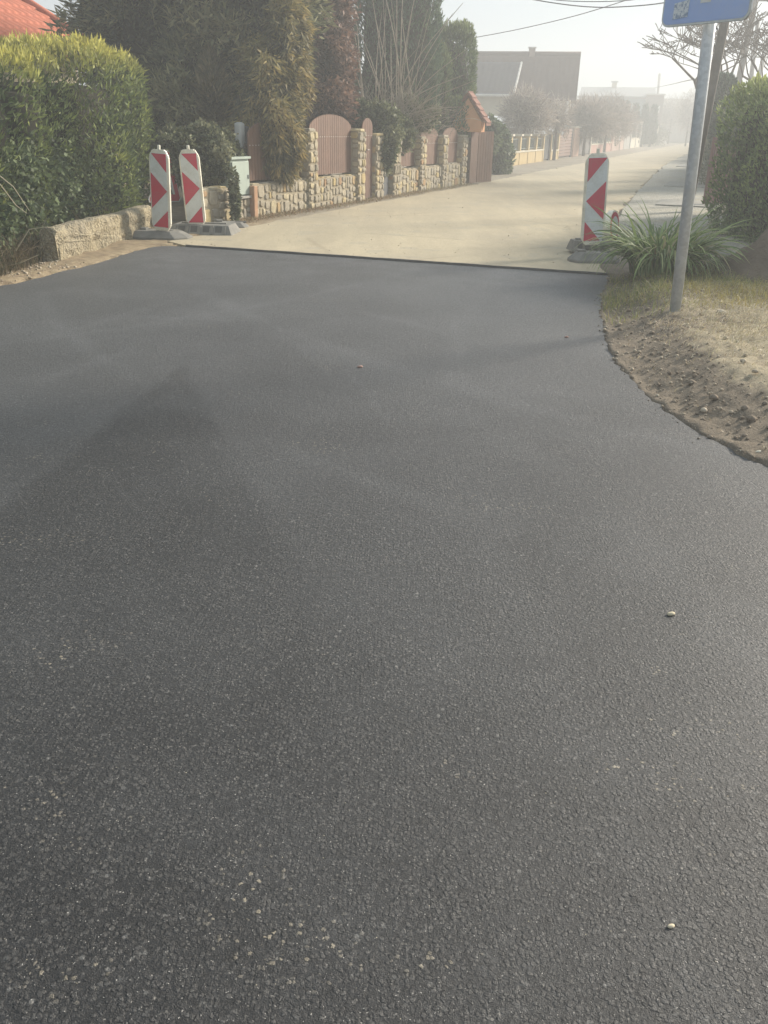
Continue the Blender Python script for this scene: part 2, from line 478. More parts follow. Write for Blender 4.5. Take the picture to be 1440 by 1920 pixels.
    streak = t.math('MULTIPLY', t.rng(y, 8.2, 9.9), t.rng(t.noise(2.6, 5, .65), .45, .7))
    dust_and_veil = t.math('ADD', t.math('MULTIPLY', dust, .42), t.math('ADD', t.math('MULTIPLY', A, .5), t.math('MULTIPLY', streak, .45)))
    dust_and_veil = t.math('ADD', dust_and_veil, t.math('MULTIPLY', t.rng(t.math('ADD', y, t.math('MULTIPLY', t.noise(.4, 3), 3.)), 2.4, 9.5), .72))  # paler with distance: veil glare painted into the colour, mixed with tracked-on dust
    dust_and_veil = t.math('MULTIPLY', dust_and_veil, t.rng(t.noise(160, 3, .6), .3, .7, .35, 1.0))
    # darker, more closely rolled wedge left of the middle
    _, va, _ = seg((345, 680), (60, 900), 1, 1); _, vb, _ = seg((345, 680), (520, 980), 1, 1)
    wedge = t.math('MULTIPLY', t.math('MULTIPLY', t.rng(va, .03, -.05), t.rng(vb, -.03, .06)), t.rng(t.noise(.9, 4, .6), .25, .55))
    wedge = t.math('MULTIPLY', wedge, t.rng(y, 2.2, 3.4))
    dust_and_veil = t.math('MULTIPLY', dust_and_veil, t.rng(wedge, 0, 1, 1, .42))
    gw = t.rng(wedge, 0, 1, 1, .86)
    c = t.mix(t.math('MULTIPLY', dust_and_veil, .55), base, (.240, .245, .25))
    speck = t.math('MULTIPLY', t.rng(t.vor(60, 'F1'), .11, .06), t.rng(t.noise(21, 2), .58, .66))
    c = t.mix(t.math('MULTIPLY', speck, .8), c, (.42, .37, .27))
    # tan blotches of spilled sand
    gr_ = t.math('MULTIPLY', t.rng(t.noise(42, 7, .9), .34, .66, .46, 1.45), t.math('MULTIPLY', t.rng(t.noise(210, 3, .8), .32, .68, .55, 1.30), gw))
    gv = t.n('ShaderNodeVectorMath'); gv.operation = 'SCALE'; t.l(c, gv.inputs[0]); t.l(gr_, gv.inputs['Scale']); c = gv.outputs[0]
    sp3 = t.math('MULTIPLY', t.rng(t.vor(24, 'F1'), .15, .09), t.rng(t.noise(3.1, 3), .45, .6, .08, .36)); c = t.mix(sp3, c, (.34, .33, .31))
    sp2 = t.math('MULTIPLY', t.rng(t.vor(38, 'F1'), .13, .07), .55); c = t.mix(t.math('MULTIPLY', sp2, t.rng(t.noise(17, 2), .5, .6)), c, (.30, .28, .25))
    rough = t.rng(t.noise(60, 5, .8), .3, .7, .34, .68)
    b = t.bump(h, .8, .0028)
    b = t.bump(t.noise(48, 5, .85), .45, .006, b)
    b = t.bump(t.noise(1.2, 3, .5), .25, .03, b)
    return t.done(t.bsdf(c, rough, .38, b))
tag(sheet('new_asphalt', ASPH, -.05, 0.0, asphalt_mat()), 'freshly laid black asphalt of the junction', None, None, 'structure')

def oldroad_mat():
    t = NT('dusty_old_road')
    sep = t.n('ShaderNodeSeparateXYZ'); t.l(t.co(), sep.inputs[0])
    x, y, zz = sep.outputs
    mpn = t.n('ShaderNodeMapping'); mpn.inputs['Rotation'].default_value = (0, 0, R_(20.3)); mpn.inputs['Scale'].default_value = (1, .12, 1)
    t.l(t.co(), mpn.inputs[0])
    along = t.noise(1.4, 5, .6, vec=mpn.outputs[0])
    c = t.mix(t.rng(along, .35, .65), (.53, .455, .315), (.45, .385, .27))
    c = t.mix(t.math('MULTIPLY', t.rng(t.noise(.45, 5, .65), .45, .65), .45), c, (.34, .30, .23))
    c = t.mix(t.rng(t.vor(120), .05, .5, .25, 0), c, (.2, .18, .15))
    c = t.mix(t.rng(t.noise(30, 7, .85), .40, .62, 0, .38), c, (.27, .225, .15))
    crack = t.vor(.35, 'DISTANCE_TO_EDGE', vec=t.mix(.12, t.co(), t.noise(2.5, 4, out=1)))
    cm = t.math('MULTIPLY', t.rng(crack, .012, .003), t.rng(t.noise(.6, 2), .5, .56))
    c = t.mix(t.math('MULTIPLY', cm, .28), c, (.22, .18, .13))
    wb = t.rng(t.noise(3.2, 6, .7, vec=mpn.outputs[0]), .40, .70)
    c = t.mix(t.math('MULTIPLY', wb, .35), c, (.30, .255, .185))
    pat = t.math('MULTIPLY', t.rng(t.noise(1.9, 3, .5), .60, .63), .28); c = t.mix(pat, c, (.30, .28, .235))
    gsp = t.math('MULTIPLY', t.rng(t.vor(55), .16, .09), .6); c = t.mix(t.math('MULTIPLY', gsp, t.rng(t.noise(5, 3), .45, .65)), c, (.62, .55, .42))
    leaf = t.math('MULTIPLY', t.rng(t.vor(9), .06, .04), t.rng(t.noise(4, 2), .55, .6))
    c = t.mix(leaf, c, (.2, .14, .09))
    h = t.math('ADD', t.noise(90, 5, .7), t.math('MULTIPLY', t.noise(6, 4), 1.2))
    return t.done(t.bsdf(c, .88, .25, t.bump(h, .6, .01)))
M_OLD = oldroad_mat()
tag(sheet('old_road', OLD, -.05, .020, M_OLD), 'dusty tan old road surface running down the street', None, None, 'structure')
# bitumen-coated cut edge at the seam
M_BIT = simple('bitumen', (.05, .048, .045), (.10, .092, .08), 9, .8, .5, .4, 60)
mb = MB()
for a, b in zip(eS, eS[1:]):
    w = .028
    mb.face([(a[0], a[1]-.016, .0), (b[0], b[1]-.016, .0), (b[0], b[1]-.012, .023), (a[0], a[1]-.012, .023)])
    mb.face([(a[0], a[1]-.012, .023), (b[0], b[1]-.012, .023), (b[0], b[1]+w*(.6+.5*math.sin(b[0]*9)), .023), (a[0], a[1]+w*(.6+.5*math.sin(a[0]*9)), .023)])
tag(mb.build('seam_strip', M_BIT), 'dark bitumen line along the joint of old and new road', None, None, 'structure')

# gravel pavement on the right of the street with concrete driveway slabs
def strip_poly(s0, s1, t0, t1, n=40, jit=.03):
    a = []; r = np.random.default_rng(int(s0*10))
    for s in np.linspace(s0, s1, n):
        w = np.interp(s, [9, 15, 25, 45, 130, 200], [-1.05, -1.75, -2.25, -3.0, -3.4, -3.4])
        p = st(s, w + .06 + r.normal()*jit); a.append((p.x, p.y))
    for s in np.linspace(s1, s0, n):
        p = st(s, t1 + r.normal()*jit); a.append((p.x, p.y))
    return a
def gravel_mat():
    t = NT('gravel_pavement')
    c = t.mix(t.rng(t.vor(30, out='Distance'), .1, .6), (.52, .50, .44), (.33, .31, .26))
    c = t.mix(t.math('MULTIPLY', t.rng(t.noise(1.2, 5), .5, .66), .6), c, (.40, .36, .26))
    return t.done(t.bsdf(c, .9, .2, t.bump(t.vor(30), 1, .02)))
M_GRAVEL = gravel_mat()
tag(sheet('gravel_pavement', strip_poly(12.2, 150, 0, 1.3, 90), -.05, .036, M_GRAVEL), 'grey gravel pavement strip on the right of the street', None, None, 'structure')
M_CONC = simple('grey_concrete', (.36, .345, .31), (.25, .24, .21), 5, .9, .2, .5, 50)
for k, (s, w) in enumerate([(12.15, .4), (20.5, 1.6), (28, 2.4), (44, 3)]):
    c0 = st(s, np.interp(s, [9, 15, 25, 45], [-1.05, -1.75, -2.25, -3.0]) + 1.3)
    m = MB().box((0, 0, 0), (1.3 if k else .55, w, .03), bevel=.006)
    o = m.build('concrete_slab', M_CONC); o.location = (c0.x, c0.y, .046); o.rotation_euler = (0, 0, -R_(20.3))
    tag(o, ['small square concrete slab beside the long-leaved grass clump', 'first concrete driveway slab on the right gravel pavement, beyond the clump',
            'second concrete driveway slab on the right gravel pavement', 'farthest concrete driveway slab on the right pavement'][k], 'slab', 'concrete slabs on the right pavement')

# ------------------------------------------------------------------ foliage builders
def leaf_quads(name, P, A, W, L, B, col, mat=M_LEAF, parent=None):
    n = len(P)
    mid = P + A*(L*.42)[:, None]
    V = np.empty((n, 4, 3)); V[:, 0] = P; V[:, 1] = mid + W*(B*.5)[:, None]
    V[:, 2] = P + A*L[:, None]; V[:, 3] = mid - W*(B*.5)[:, None]
    C = np.repeat(col, 4, axis=0)
    F = np.arange(n*4).reshape(n, 4)
    return from_np(name, V.reshape(-1, 3), F, mat, parent, C)
def unit(v): return v/(np.linalg.norm(v, axis=-1, keepdims=True)+1e-9)
def crown(name, blobs, n, L, B, pal, seed, parent=None, up=.5, out=.7, rand=.55, depth=.22, clump=.14, cf=1.0, sup=1.0, tips=None, zmin=0.02, mat=M_LEAF, weight=None):
    """blobs: (cx,cy,cz,rx,ry,rz).  pal: list of colours mixed by clump noise."""
    r = np.random.default_rng(seed)
    b = np.array(blobs, float)
    area = (b[:, 3]*b[:, 4] + b[:, 3]*b[:, 5] + b[:, 4]*b[:, 5])
    which = r.choice(len(b), size=int(n*1.5), p=area/area.sum())
    D = unit(r.normal(size=(len(which), 3)))
    if sup != 1.0:          # rounded-box shape, sampled evenly over its faces
        C6 = r.uniform(-1, 1, (len(which), 3)); ax = r.integers(0, 3, len(which)); C6[np.arange(len(which)), ax] = r.choice((-1., 1.), len(which))
        mm = 3.2/sup; nrm = (np.abs(C6)**mm).sum(1)**(1/mm); Ds = C6/nrm[:, None]
        D = unit(np.sign(Ds)*np.abs(Ds)**(mm-1))
    else: Ds = D
    bb = b[which]
    C = bb[:, :3]; Rr = bb[:, 3:6]
    surf = C + Ds*Rr
    nz = N1(surf, .55*cf)*.5 + N2(surf, 1.3*cf)*.35 + N3(surf, 2.8*cf)*.25
    dep = np.abs(r.normal(size=len(which)))*depth
    k = 1 + clump*nz - dep
    P = C + Ds*Rr*k[:, None]
    # drop leaves buried inside other blobs
    keep = P[:, 2] > zmin
    for i in range(len(b)):
        q = (P - b[i, :3])/b[i, 3:6]
        qn = np.linalg.norm(q, axis=1) if sup == 1.0 else (np.abs(q)**(3.2/sup)).sum(1)**(sup/3.2)
        keep &= ~((qn < (.80 if sup == 1.0 else .93)) & (which != i))
    P = P[keep][:n]; D = D[keep][:n]; nz = nz[keep][:n]; dep = dep[keep][:n]
    m = len(P)
    Nn = unit(D/b[which[keep][:n], 3:6])
    A = unit(Nn*out + np.array((0, 0, up)) + r.normal(size=(m, 3))*rand)
    W = unit(np.cross(A, Nn + r.normal(size=(m, 3))*.7))
    f = np.clip(.48 + .52*nz + r.normal(size=m)*.22, 0, .999)*(len(pal)-1)
    i0 = f.astype(int); fr = (f-i0)[:, None]
    pa = np.array(pal)
    col = pa[i0]*(1-fr) + pa[np.minimum(i0+1, len(pal)-1)]*fr
    if tips is not None:     # outer leaves that face upward blend to another colour
        w = np.clip((Nn[:, 2]*1.1 + nz*.3 - .25), 0, 1)[:, None]*np.clip(1-dep*4, 0, 1)[:, None]
        col = col*(1-w) + np.array(tips)*w
    col = col*r.uniform(.6, 1.4, (m, 1))*1.7
    Ls = L*r.uniform(.6, 1.35, m)
    return leaf_quads(name, P, A, W, Ls, B*r.uniform(.7, 1.3, m), col, mat, parent)
def inner(name, blobs, k, mat, parent):
    """solid dark core added inside a crown to stop see-through"""
    m = MB()
    for (cx, cy, cz, rx, ry, rz) in blobs:
        r = bmesh.ops.create_icosphere(m.bm, subdivisions=3, radius=1.0)
        for v in r['verts']:
            j = 1 + .12*math.sin(v.co.x*7+cx)*math.sin(v.co.z*6+v.co.y*5)
            v.co = Vector((cx+v.co.x*rx*k*j, cy+v.co.y*ry*k*j, max(.0, cz+v.co.z*rz*k*j)))
    return m.build(name, mat, parent, smooth=True)
M_INNER = simple('inner_core_dark', (.035, .032, .022), (.02, .02, .014), 14, .95, .1, .6, 22, .05)  # dark filler for the solid cores added inside the leaf shells

GREEN_D = [(.022, .034, .018), (.038, .055, .024), (.060, .080, .030)]
GREEN_Y = [(.035, .055, .020), (.075, .098, .028), (.15, .16, .042)]
OLIVE = [(.030, .034, .020), (.062, .060, .028), (.12, .105, .038)]
BROWNRED = [(.050, .034, .028), (.092, .055, .042), (.135, .080, .056)]
BLUEG = [(.022, .038, .026), (.040, .065, .040), (.065, .095, .050)]

def make_tree(name, label, cat, base, trunk_h, trunk_r, parts, group=None, inner_k=None):
    t = empty(name, base, label, cat, group)
    m = MB(); m.tube([(0, 0, -.05), (.03, 0, trunk_h*.5), (0, .02, trunk_h)], [trunk_r, trunk_r*.8, trunk_r*.3], 7)
    m.build('trunk', M_BARK, t)
    for kw in parts:
        kw = dict(kw); nm = kw.pop('name', 'crown')
        bl = kw['blobs'] = [(x-base[0], y-base[1], z_, a, b_, c) for (x, y, z_, a, b_, c) in kw['blobs']]
        crown(nm, parent=t, **kw)
        if inner_k: inner('inner_core', bl, inner_k, M_INNER, t)
    return t

# ------------------------------------------------------------------ big clipped hedge on the left
hb = []
hz = .0
def HB(x, y, zc, rx, ry, rz): return (x, y, zc, rx, ry, rz)
# hedge runs behind the low concrete wall; its near end is outside the frame
topz = 1.45 + 14*.088
hedge_blobs = [HB(-6.3, 12.7, 1.15, 1.3, 1.6, 1.18), HB(-5.45, 12.3, 1.1, 1.45, 1.3, 1.12), HB(-4.95, 13.2, 1.19, 1.34, 1.3, 1.19), HB(-5.75, 11.4, 1.08, 1.65, 1.8, 1.08), HB(-6.25, 8.8, 1.0, 2.05, 2.0, 1.0), HB(-8.9, 7.9, .98, 2.2, 2.2, 1.0)]
t = make_tree('hedge', 'big clipped conifer hedge with yellow-green top behind the low concrete wall', 'hedge', (-5.4, 11.5, 0), 1.6, .08,
    [dict(blobs=hedge_blobs, n=90000, L=.10, B=.026, pal=[(.03, .045, .02), (.065, .085, .03), (.12, .14, .04)], seed=11, up=.75, out=.6, rand=.5, depth=.045, clump=.05, cf=1.3, sup=.55, tips=(.33, .30, .075))], inner_k=None)
m = MB()  # solid dark boxes added within the leaves to block the view through
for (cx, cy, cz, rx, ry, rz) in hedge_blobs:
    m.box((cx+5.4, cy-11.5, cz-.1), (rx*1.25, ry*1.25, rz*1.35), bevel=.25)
m.build('inner_core', M_INNER, t)
# loose dark ivy and dead stems in front of the hedge foot
o = crown('ivy', [(-4.25, 11.6, .5, .35, 2.6, .75), (-4.3, 9.4, .4, .35, 1.6, .55), (-4.0, 13.4, .7, .3, .8, .95)], 16000, .06, .045, [(.022, .034, .018), (.045, .062, .028), (.085, .105, .05)], 12, up=-.2, out=.9, rand=.8, depth=.25, clump=.2, cf=2.2, zmin=.03)
tag(o, 'dark ivy creeping along the foot of the clipped hedge behind the low wall', 'ivy')

def blades(name, P, dirs, L, w, col, bend, mat, seg=4, parent=None, lift=1.0):
    """curved tapering ribbons; P,dirs (n,3 unit horizontal lean), L,w,bend arrays"""
    n = len(P); V = np.empty((n, seg*2+1, 3)); side = unit(np.cross(dirs, (0, 0, 1.0)) + rng.normal(size=(n, 3))*.35)
    for k in range(seg+1):
        u = k/seg
        th = bend*u                        # angle from vertical grows along the blade
        # integrate roughly
        hx = np.zeros(n); hz_ = np.zeros(n)
        for q in range(8):
            uu = u*(q+.5)/8; a = lift*0 + bend*uu**1.0 + .12
            hx += np.sin(a)*u/8; hz_ += np.cos(a)*u/8
        p = P + dirs*(hx*L)[:, None]; p[:, 2] += hz_*L
        if k < seg:
            ww = (w*(1-u**2*.75)*.5)[:, None]
            V[:, 2*k] = p - side*ww; V[:, 2*k+1] = p + side*ww
        else: V[:, 2*seg] = p
    V[..., 2] = np.maximum(V[..., 2], P[:, None, 2]-.02)
    nv = seg*2+1; base = (np.arange(n)*nv)[:, None]
    faces = []
    for k in range(seg-1):
        faces.append(base + np.array([[2*k, 2*k+1, 2*k+3, 2*k+2]]))
    k = seg-1
    faces.append(base + np.array([[2*k, 2*k+1, 2*seg, 2*seg]]))
    Q = np.concatenate(faces[:-1]); T = faces[-1][:, :3]
    V = V.reshape(-1, 3); C = np.repeat(col, nv, axis=0)
    me = bpy.data.meshes.new(name)
    me.vertices.add(len(V)); me.vertices.foreach_set('co', V.astype(np.float32).ravel())
    li = np.concatenate([Q.ravel(), T.ravel()]).astype(np.int32)
    me.loops.add(len(li)); me.loops.foreach_set('vertex_index', li)
    ls = np.concatenate([np.arange(len(Q))*4, len(Q)*4+np.arange(len(T))*3]).astype(np.int32)
    lt = np.concatenate([np.full(len(Q), 4), np.full(len(T), 3)]).astype(np.int32)
    me.polygons.add(len(ls)); me.polygons.foreach_set('loop_start', ls); me.polygons.foreach_set('loop_total', lt)
    me.update(calc_edges=True)
    a = me.color_attributes.new('Col', 'FLOAT_COLOR', 'POINT')
    c4 = np.ones((len(V), 4), dtype=np.float32); c4[:, :3] = C; a.data.foreach_set('color', c4.ravel())
    return link(name, me, mat, parent)
def hdir(n, r, bias=None, k=0):
    a = r.uniform(0, 2*PI, n); d = np.stack([np.cos(a), np.sin(a), 0*a], 1)
    if bias is not None: d = unit(d + np.array(bias)*k)
    return d
r = np.random.default_rng(31)
n = 5200
P = np.stack([r.uniform(-4.35, -3.78, n), r.uniform(7.9, 13.2, n), np.full(n, .02)], 1)
col = np.array([(.15, .115, .07), (.24, .19, .115), (.10, .085, .05), (.055, .07, .03)])[r.integers(0, 4, n)]*r.uniform(.7, 1.2, (n, 1))
tag(blades('dead_grass', P, hdir(n, r, (.8, -.3, 0), .6), r.uniform(.15, .52, n), r.uniform(.004, .010, n), col, r.uniform(.5, 2.4, n), M_BLADE),
    'tangle of brown dead grass between the low wall and the hedge', None, None, 'stuff')
# bleached stems arching out of the tangle
m = MB()
for (a, b, c) in [((0, 330), (25, 350), (55, 395)), ((0, 345), (30, 385), (50, 400)), ((30, 470), (55, 430), (90, 425)), ((10, 500), (40, 492), (72, 478))]:
    p = [at(*q, 8.9) for q in (a, b, c)]
    m.tube(p, [.006, .005, .003], 4)
tag(m.build('dry_stems', M_DRYTWIG), 'thin bleached dead stems lying in front of the dark hedge at the left', None, None, 'stuff')

# ------------------------------------------------------------------ low concrete wall on the left
def low_wall():
    t = NT('old_cast_concrete')
    n1 = t.noise(2.2, 5, .65); n2 = t.noise(28, 6, .7)
    c = t.mix(t.rng(n1, .35, .65), (.44, .375, .245), (.30, .26, .185))
    c = t.mix(t.rng(n2, .42, .62, .0, .75), c, (.20, .17, .12))
    st_ = t.rng(t.vor(42), .25, .1); c = t.mix(t.math('MULTIPLY', st_, .6), c, (.48, .44, .36))
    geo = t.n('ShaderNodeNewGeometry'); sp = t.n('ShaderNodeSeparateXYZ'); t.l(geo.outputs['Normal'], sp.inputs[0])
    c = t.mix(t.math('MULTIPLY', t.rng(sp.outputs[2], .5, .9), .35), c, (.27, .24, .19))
    mat = t.done(t.bsdf(c, .95, .15, t.bump(t.math('ADD', n2, t.vor(42)), .9, .02)))
    A = Vector((-3.62, 9.66, 0)); B = Vector((-3.36, 12.6, 0)); d = (B-A); Ln = d.length; d.normalize(); nrm = Vector((d.y, -d.x, 0))
    root = empty('low_concrete_wall', A, 'low broken cast concrete wall with rough edges at the left roadside', 'wall')
    Hh, Wd = .36, .22
    nu = 90; prof = [(0, -.1), (0, .06), (.004, .12), (.0, .18), (.006, .24), (-.004, .30), (-.018, .345), (-.05, .365), (-.10, .37), (-.16, .368), (-.20, .36), (-.22, .33), (-.225, .25), (-.23, .1), (-.23, -.1)]
    V = []; k = len(prof)
    for i in range(nu+1):
        u = i/nu*Ln
        for (o_, zz) in prof:
            p = np.array([[u, o_*3, zz*3]])
            j = .014*N2(p, .9)[0] + .010*N3(p, 2.5)[0] + .006*N1(p, 6.)[0]
            top = .03*N1(np.array([[u, 0, 0]]), .35)[0] if zz > .25 else 0
            e = .05*math.exp(-u*9)*abs(math.sin(zz*31)) if zz > .05 else 0
            q = d*(u + (e if i < 6 else 0)) + nrm*(o_ + j) + Vector((0, 0, zz + top*.6 + (j*.6 if zz > .2 else 0)))
            V.append(q)
    F = []
    for i in range(nu):
        for j in range(k-1):
            a = i*k+j; F.append((a, a+1, a+k+1, a+k))
    me = bpy.data.meshes.new('wall_body')
    me.from_pydata([tuple(v) for v in V], [], F + [tuple(range(k))[::-1], tuple(nu*k+j for j in range(k))])
    link('wall_body', me, mat, root)
    # dry vine stems clinging to the face
    m = MB(); rr_ = random.Random(3)
    for (px0, py0, px1, py1, px2, py2) in [(118, 440, 122, 452, 160, 450), (118, 440, 120, 470, 119, 480), (186, 440, 200, 443, 215, 442), (140, 438, 165, 442, 178, 437), (212, 435, 214, 448, 216, 460)]:
        pts = [line_at(px, py, A + nrm*.022, d) - A for px, py in ((px0, py0), (px1, py1), (px2, py2))]
        pts = [Vector(p) for p in chaik3(pts)]
        m.tube(pts, [.004]*len(pts), 4)
    for k_ in range(46):
        u = rr_.uniform(.15, 3.6); z0 = rr_.uniform(.02, .12)
        p = d*u + nrm*.02 + Vector((0, 0, z0))
        m.tube([p, p + d*rr_.uniform(-.03, .03) + nrm*.008 + Vector((0, 0, rr_.uniform(.05, .16)))], [.0022, .0012], 3)
    m.build('dry_vine', M_DRYTWIG, root)
def chaik3(pts):
    for _ in range(2):
        q = [pts[0]]
        for a, b in zip(pts, pts[1:]): q += [a*.75+b*.25, a*.25+b*.75]
        q.append(pts[-1]); pts = q
    return pts
low_wall()

# ------------------------------------------------------------------ stone fence
M_MORTAR = simple('mortar', (.36, .31, .225), (.25, .215, .155), 16, .95, .1, .5, 50)
def stone_mat():
    t = NT('quarry_stone')
    r = t.objrand()
    ramp = t.n('ShaderNodeValToRGB'); e = ramp.color_ramp.elements
    e[0].color = (.34, .30, .225, 1); e[1].color = (.50, .42, .25, 1); e[1].position = .80
    for p, c in ((.25, (.42, .37, .28, 1)), (.45, (.30, .275, .225, 1)), (.62, (.47, .41, .30, 1)), (.90, (.52, .41, .20, 1)), (.985, (.40, .24, .13, 1))):
        q = ramp.color_ramp.elements.new(p); q.color = c
    t.l(r, ramp.inputs[0])
    n1 = t.noise(14, 6, .7, vec=t.n('ShaderNodeNewGeometry').outputs['Position'])
    c = t.mix(t.rng(n1, .35, .7, 0, .55), ramp.outputs[0], (.20, .17, .125))
    return t.done(t.bsdf(c, .88, .2, t.bump(n1, .7, .02)))
M_STONE = stone_mat()
# twelve stone shapes shared by every stone: unit face in x-z, thickness along -y (towards the road after rotation)
STONES = []
for q in range(14):
    rs = random.Random(100+q); bm = bmesh.new(); K = 9
    pts = []
    for k in range(K):
        a = 2*PI*(k+rs.uniform(-.25, .25))/K; c, s_ = math.cos(a), math.sin(a)
        e = rs.choice((.4, .5, .7))
        x_ = math.copysign(abs(c)**e, c)*.5*rs.uniform(.80, 1.0); z_ = math.copysign(abs(s_)**e, s_)*.5*rs.uniform(.80, 1.0)
        pts.append((x_, z_))
    back = [bm.verts.new((x_, 0, z_)) for x_, z_ in pts]
    mid = [bm.verts.new((x_*1.0, -.6, z_*1.0)) for x_, z_ in pts]
    fr = [bm.verts.new((x_*.90+rs.uniform(-.02, .02), -1.0+rs.uniform(-.16, .16), z_*.90+rs.uniform(-.02, .02))) for x_, z_ in pts]
    ce = bm.verts.new((rs.uniform(-.1, .1), -1.1, rs.uniform(-.1, .1)))
    for k in range(K):
        k2 = (k+1) % K
        bm.faces.new((back[k], back[k2], mid[k2], mid[k])); bm.faces.new((mid[k], mid[k2], fr[k2], fr[k])); bm.faces.new((fr[k], fr[k2], ce))
    bmesh.ops.recalc_face_normals(bm, faces=bm.faces)
    me = bpy.data.meshes.new('stone'); bm.to_mesh(me); bm.free(); me.materials.append(M_STONE); STONES.append(me)
def rects(w, h, smin, smax, r):
    out = []; stack = [(0, 0, w, h)]
    while stack:
        x, y, a, b = stack.pop()
        lim = r.uniform(smin, smax)
        if max(a, b*1.0) <= lim*1.25 and a*b < lim*lim*1.6 or (a < smin*1.25 and b < smin*2.3) or (b < smin*1.25 and a < smin*2.3):
            out.append((x, y, a, b)); continue
        f = r.uniform(.36, .64)
        if (a > b*r.uniform(.7, 1.2)): stack += [(x, y, a*f, b), (x+a*f, y, a*(1-f), b)]
        else: stack += [(x, y, a, b*f), (x, y+b*f, a, b*(1-f))]
    return out
def stone_face(parent, origin, rz, w, h, smin, smax, seed, proud=.022, gap=.017, name='stone'):
    """lay stones over a rectangle; origin (local) = lower left corner seen from outside, local -y outward"""
    r = random.Random(seed)
    M = Matrix.Rotation(rz, 4, 'Z')
    for (x, y, a, b) in rects(w, h, smin, smax, r):
        o = bpy.data.objects.new(name, STONES[r.randrange(len(STONES))])
        COL.objects.link(o); o.parent = parent
        p = M @ Vector((x+a/2, .004, y+b/2))
        o.location = Vector(origin) + p
        o.rotation_euler = (0, r.choice((0, PI))*0 + r.uniform(-.05, .05), rz)
        o.scale = (max(a-gap, .02)*r.choice((1, 1)), proud*r.uniform(.7, 1.3), max(b-gap, .02))
M_PLANK = simple('brown_painted_plank', (.165, .092, .062), (.13, .072, .05), 5, .6, .35, .15, 30, rand=.12)
M_RAIL = simple('dark_brown_rail', (.07, .045, .035), (.05, .035, .028), 5, .6, .3)
M_SCREW = simple('pale_screw_cap', (.75, .72, .65), None, 5, .4, .5)
WP0 = g(592, 392); WD = (g(865, 348)-g(592, 392)); WD.z = 0; WD.normalize(); WN = Vector((WD.y, -WD.x, 0))   # WN points to the road
WRZ = math.atan2(WD.y, WD.x)
def wx(px, py=None):      # distance along the wall line of a picture column
    py = py if py is not None else 345
    p = line_at(px, py, WP0, WD); return (p-WP0).dot(WD)
def fence_part_wall(fence, x0, x1, h, seed, sm=(.11, .24)):
    """dwarf wall from x0 to x1 (metres along the wall line)"""
    m = MB().box(((x1-x0)/2, .15, h/2-.05), (x1-x0, .29, h+.1))
    w = m.build('dwarf_wall', M_MORTAR, fence); w.location = (x0, 0, 0)
    stone_face(w, (0, .002, 0), 0, x1-x0, h, sm[0], sm[1], seed)
    # flat stones along the top
    r = random.Random(seed+1); x = 0
    while x < x1-x0-.05:
        a = min(r.uniform(.16, .34), x1-x0-x)
        o = bpy.data.objects.new('stone', STONES[r.randrange(14)]); COL.objects.link(o); o.parent = w
        o.location = (x+a/2, .15, h+.0); o.rotation_euler = (-PI/2, 0, r.uniform(-.06, .06)); o.scale = (a-.012, .02*r.uniform(.7, 1.4), .30)
        x += a
    return w
def fence_pillar(fence, x, w, dpt, h, seed):
    m = MB().box((0, dpt/2, h/2-.05), (w, dpt-.004, h+.1))
    p = m.build('pillar', M_MORTAR, fence); p.location = (x, -.05, 0)
    stone_face(p, (-w/2, 0, 0), 0, w, h, .10, .22, seed, proud=.03)
    stone_face(p, (-w/2, dpt, 0), -PI/2, dpt, h, .10, .24, seed+1, proud=.02)
    o = bpy.data.objects.new('stone', STONES[seed % 14]); COL.objects.link(o); o.parent = p
    o.location = (0, dpt/2, h+.0); o.rotation_euler = (-PI/2, 0, 0); o.scale = (w+.08, .045, dpt+.08)
    return p
def fence_panel(fence, x0, x1, zb, zs, rise, name='plank_panel', loc_y=.13, pw=.094, screws=True, curve='arch', thick=.022):
    n = max(3, round((x1-x0)/pw)); w = (x1-x0)/n
    mr = MB()
    mr.box(((x1-x0)/2, .035, zb+.14), (x1-x0, .03, .06)).box(((x1-x0)/2, .035, zs-.18), (x1-x0, .03, .06))
    p = mr.build(name, M_RAIL, fence); p.location = (x0, loc_y, 0)
    cache = {}
    for k in range(n):
        u0, u1 = k/n, (k+1)/n
        def hh(u): return zs + rise*math.sqrt(max(0, 1-(2*u-1)**2*.93)) - rise*.26
        xa, xb = k*w+.005, (k+1)*w-.005
        m = MB().prism([(xa, zb+.02), (xb, zb+.02), (xb, hh(u1)), ((xa+xb)/2, hh((u0+u1)/2)), (xa, hh(u0))], 0, -thick)
        m.build('plank', M_PLANK, p)
    if screws:
        m = MB()
        for k in range(n): m.box((k*w+w/2, -thick-.003, zs-.18), (.014, .006, .014))
        m.build('screw_cap', M_SCREW, p)
    return p
def new_fence(label, x0):
    f = empty('stone_fence', WP0 + WD*x0, label, 'fence', None, WRZ)
    return f
HW = .53
# section left of the pedestrian gate
xA0 = wx(380, 422); fA = new_fence('quarry stone fence with brown arched plank panels left of the small gate', 0)
xp1a, xp1b = wx(576, 390), wx(592, 390); xp2a, xp2b = wx(667, 380), wx(680, 380)
fence_part_wall(fA, xA0, wx(436, 420)-.02, HW*.98, 21)
fence_part_wall(fA, wx(476, 410), xp1a, HW, 22)
fence_part_wall(fA, xp1b, xp2a, HW, 23)
fence_pillar(fA, (xp1a+xp1b)/2, xp1b-xp1a, .40, 1.34, 24)
fence_pillar(fA, (xp2a+xp2b)/2, xp2b-xp2a, .36, 1.34, 25)
fence_panel(fA, xp1b-.0, xp2a+.0, HW+.03, 1.42, .28)
fence_panel(fA, wx(476, 410)+.1, xp1a-.02, HW+.03, 1.30, .28)
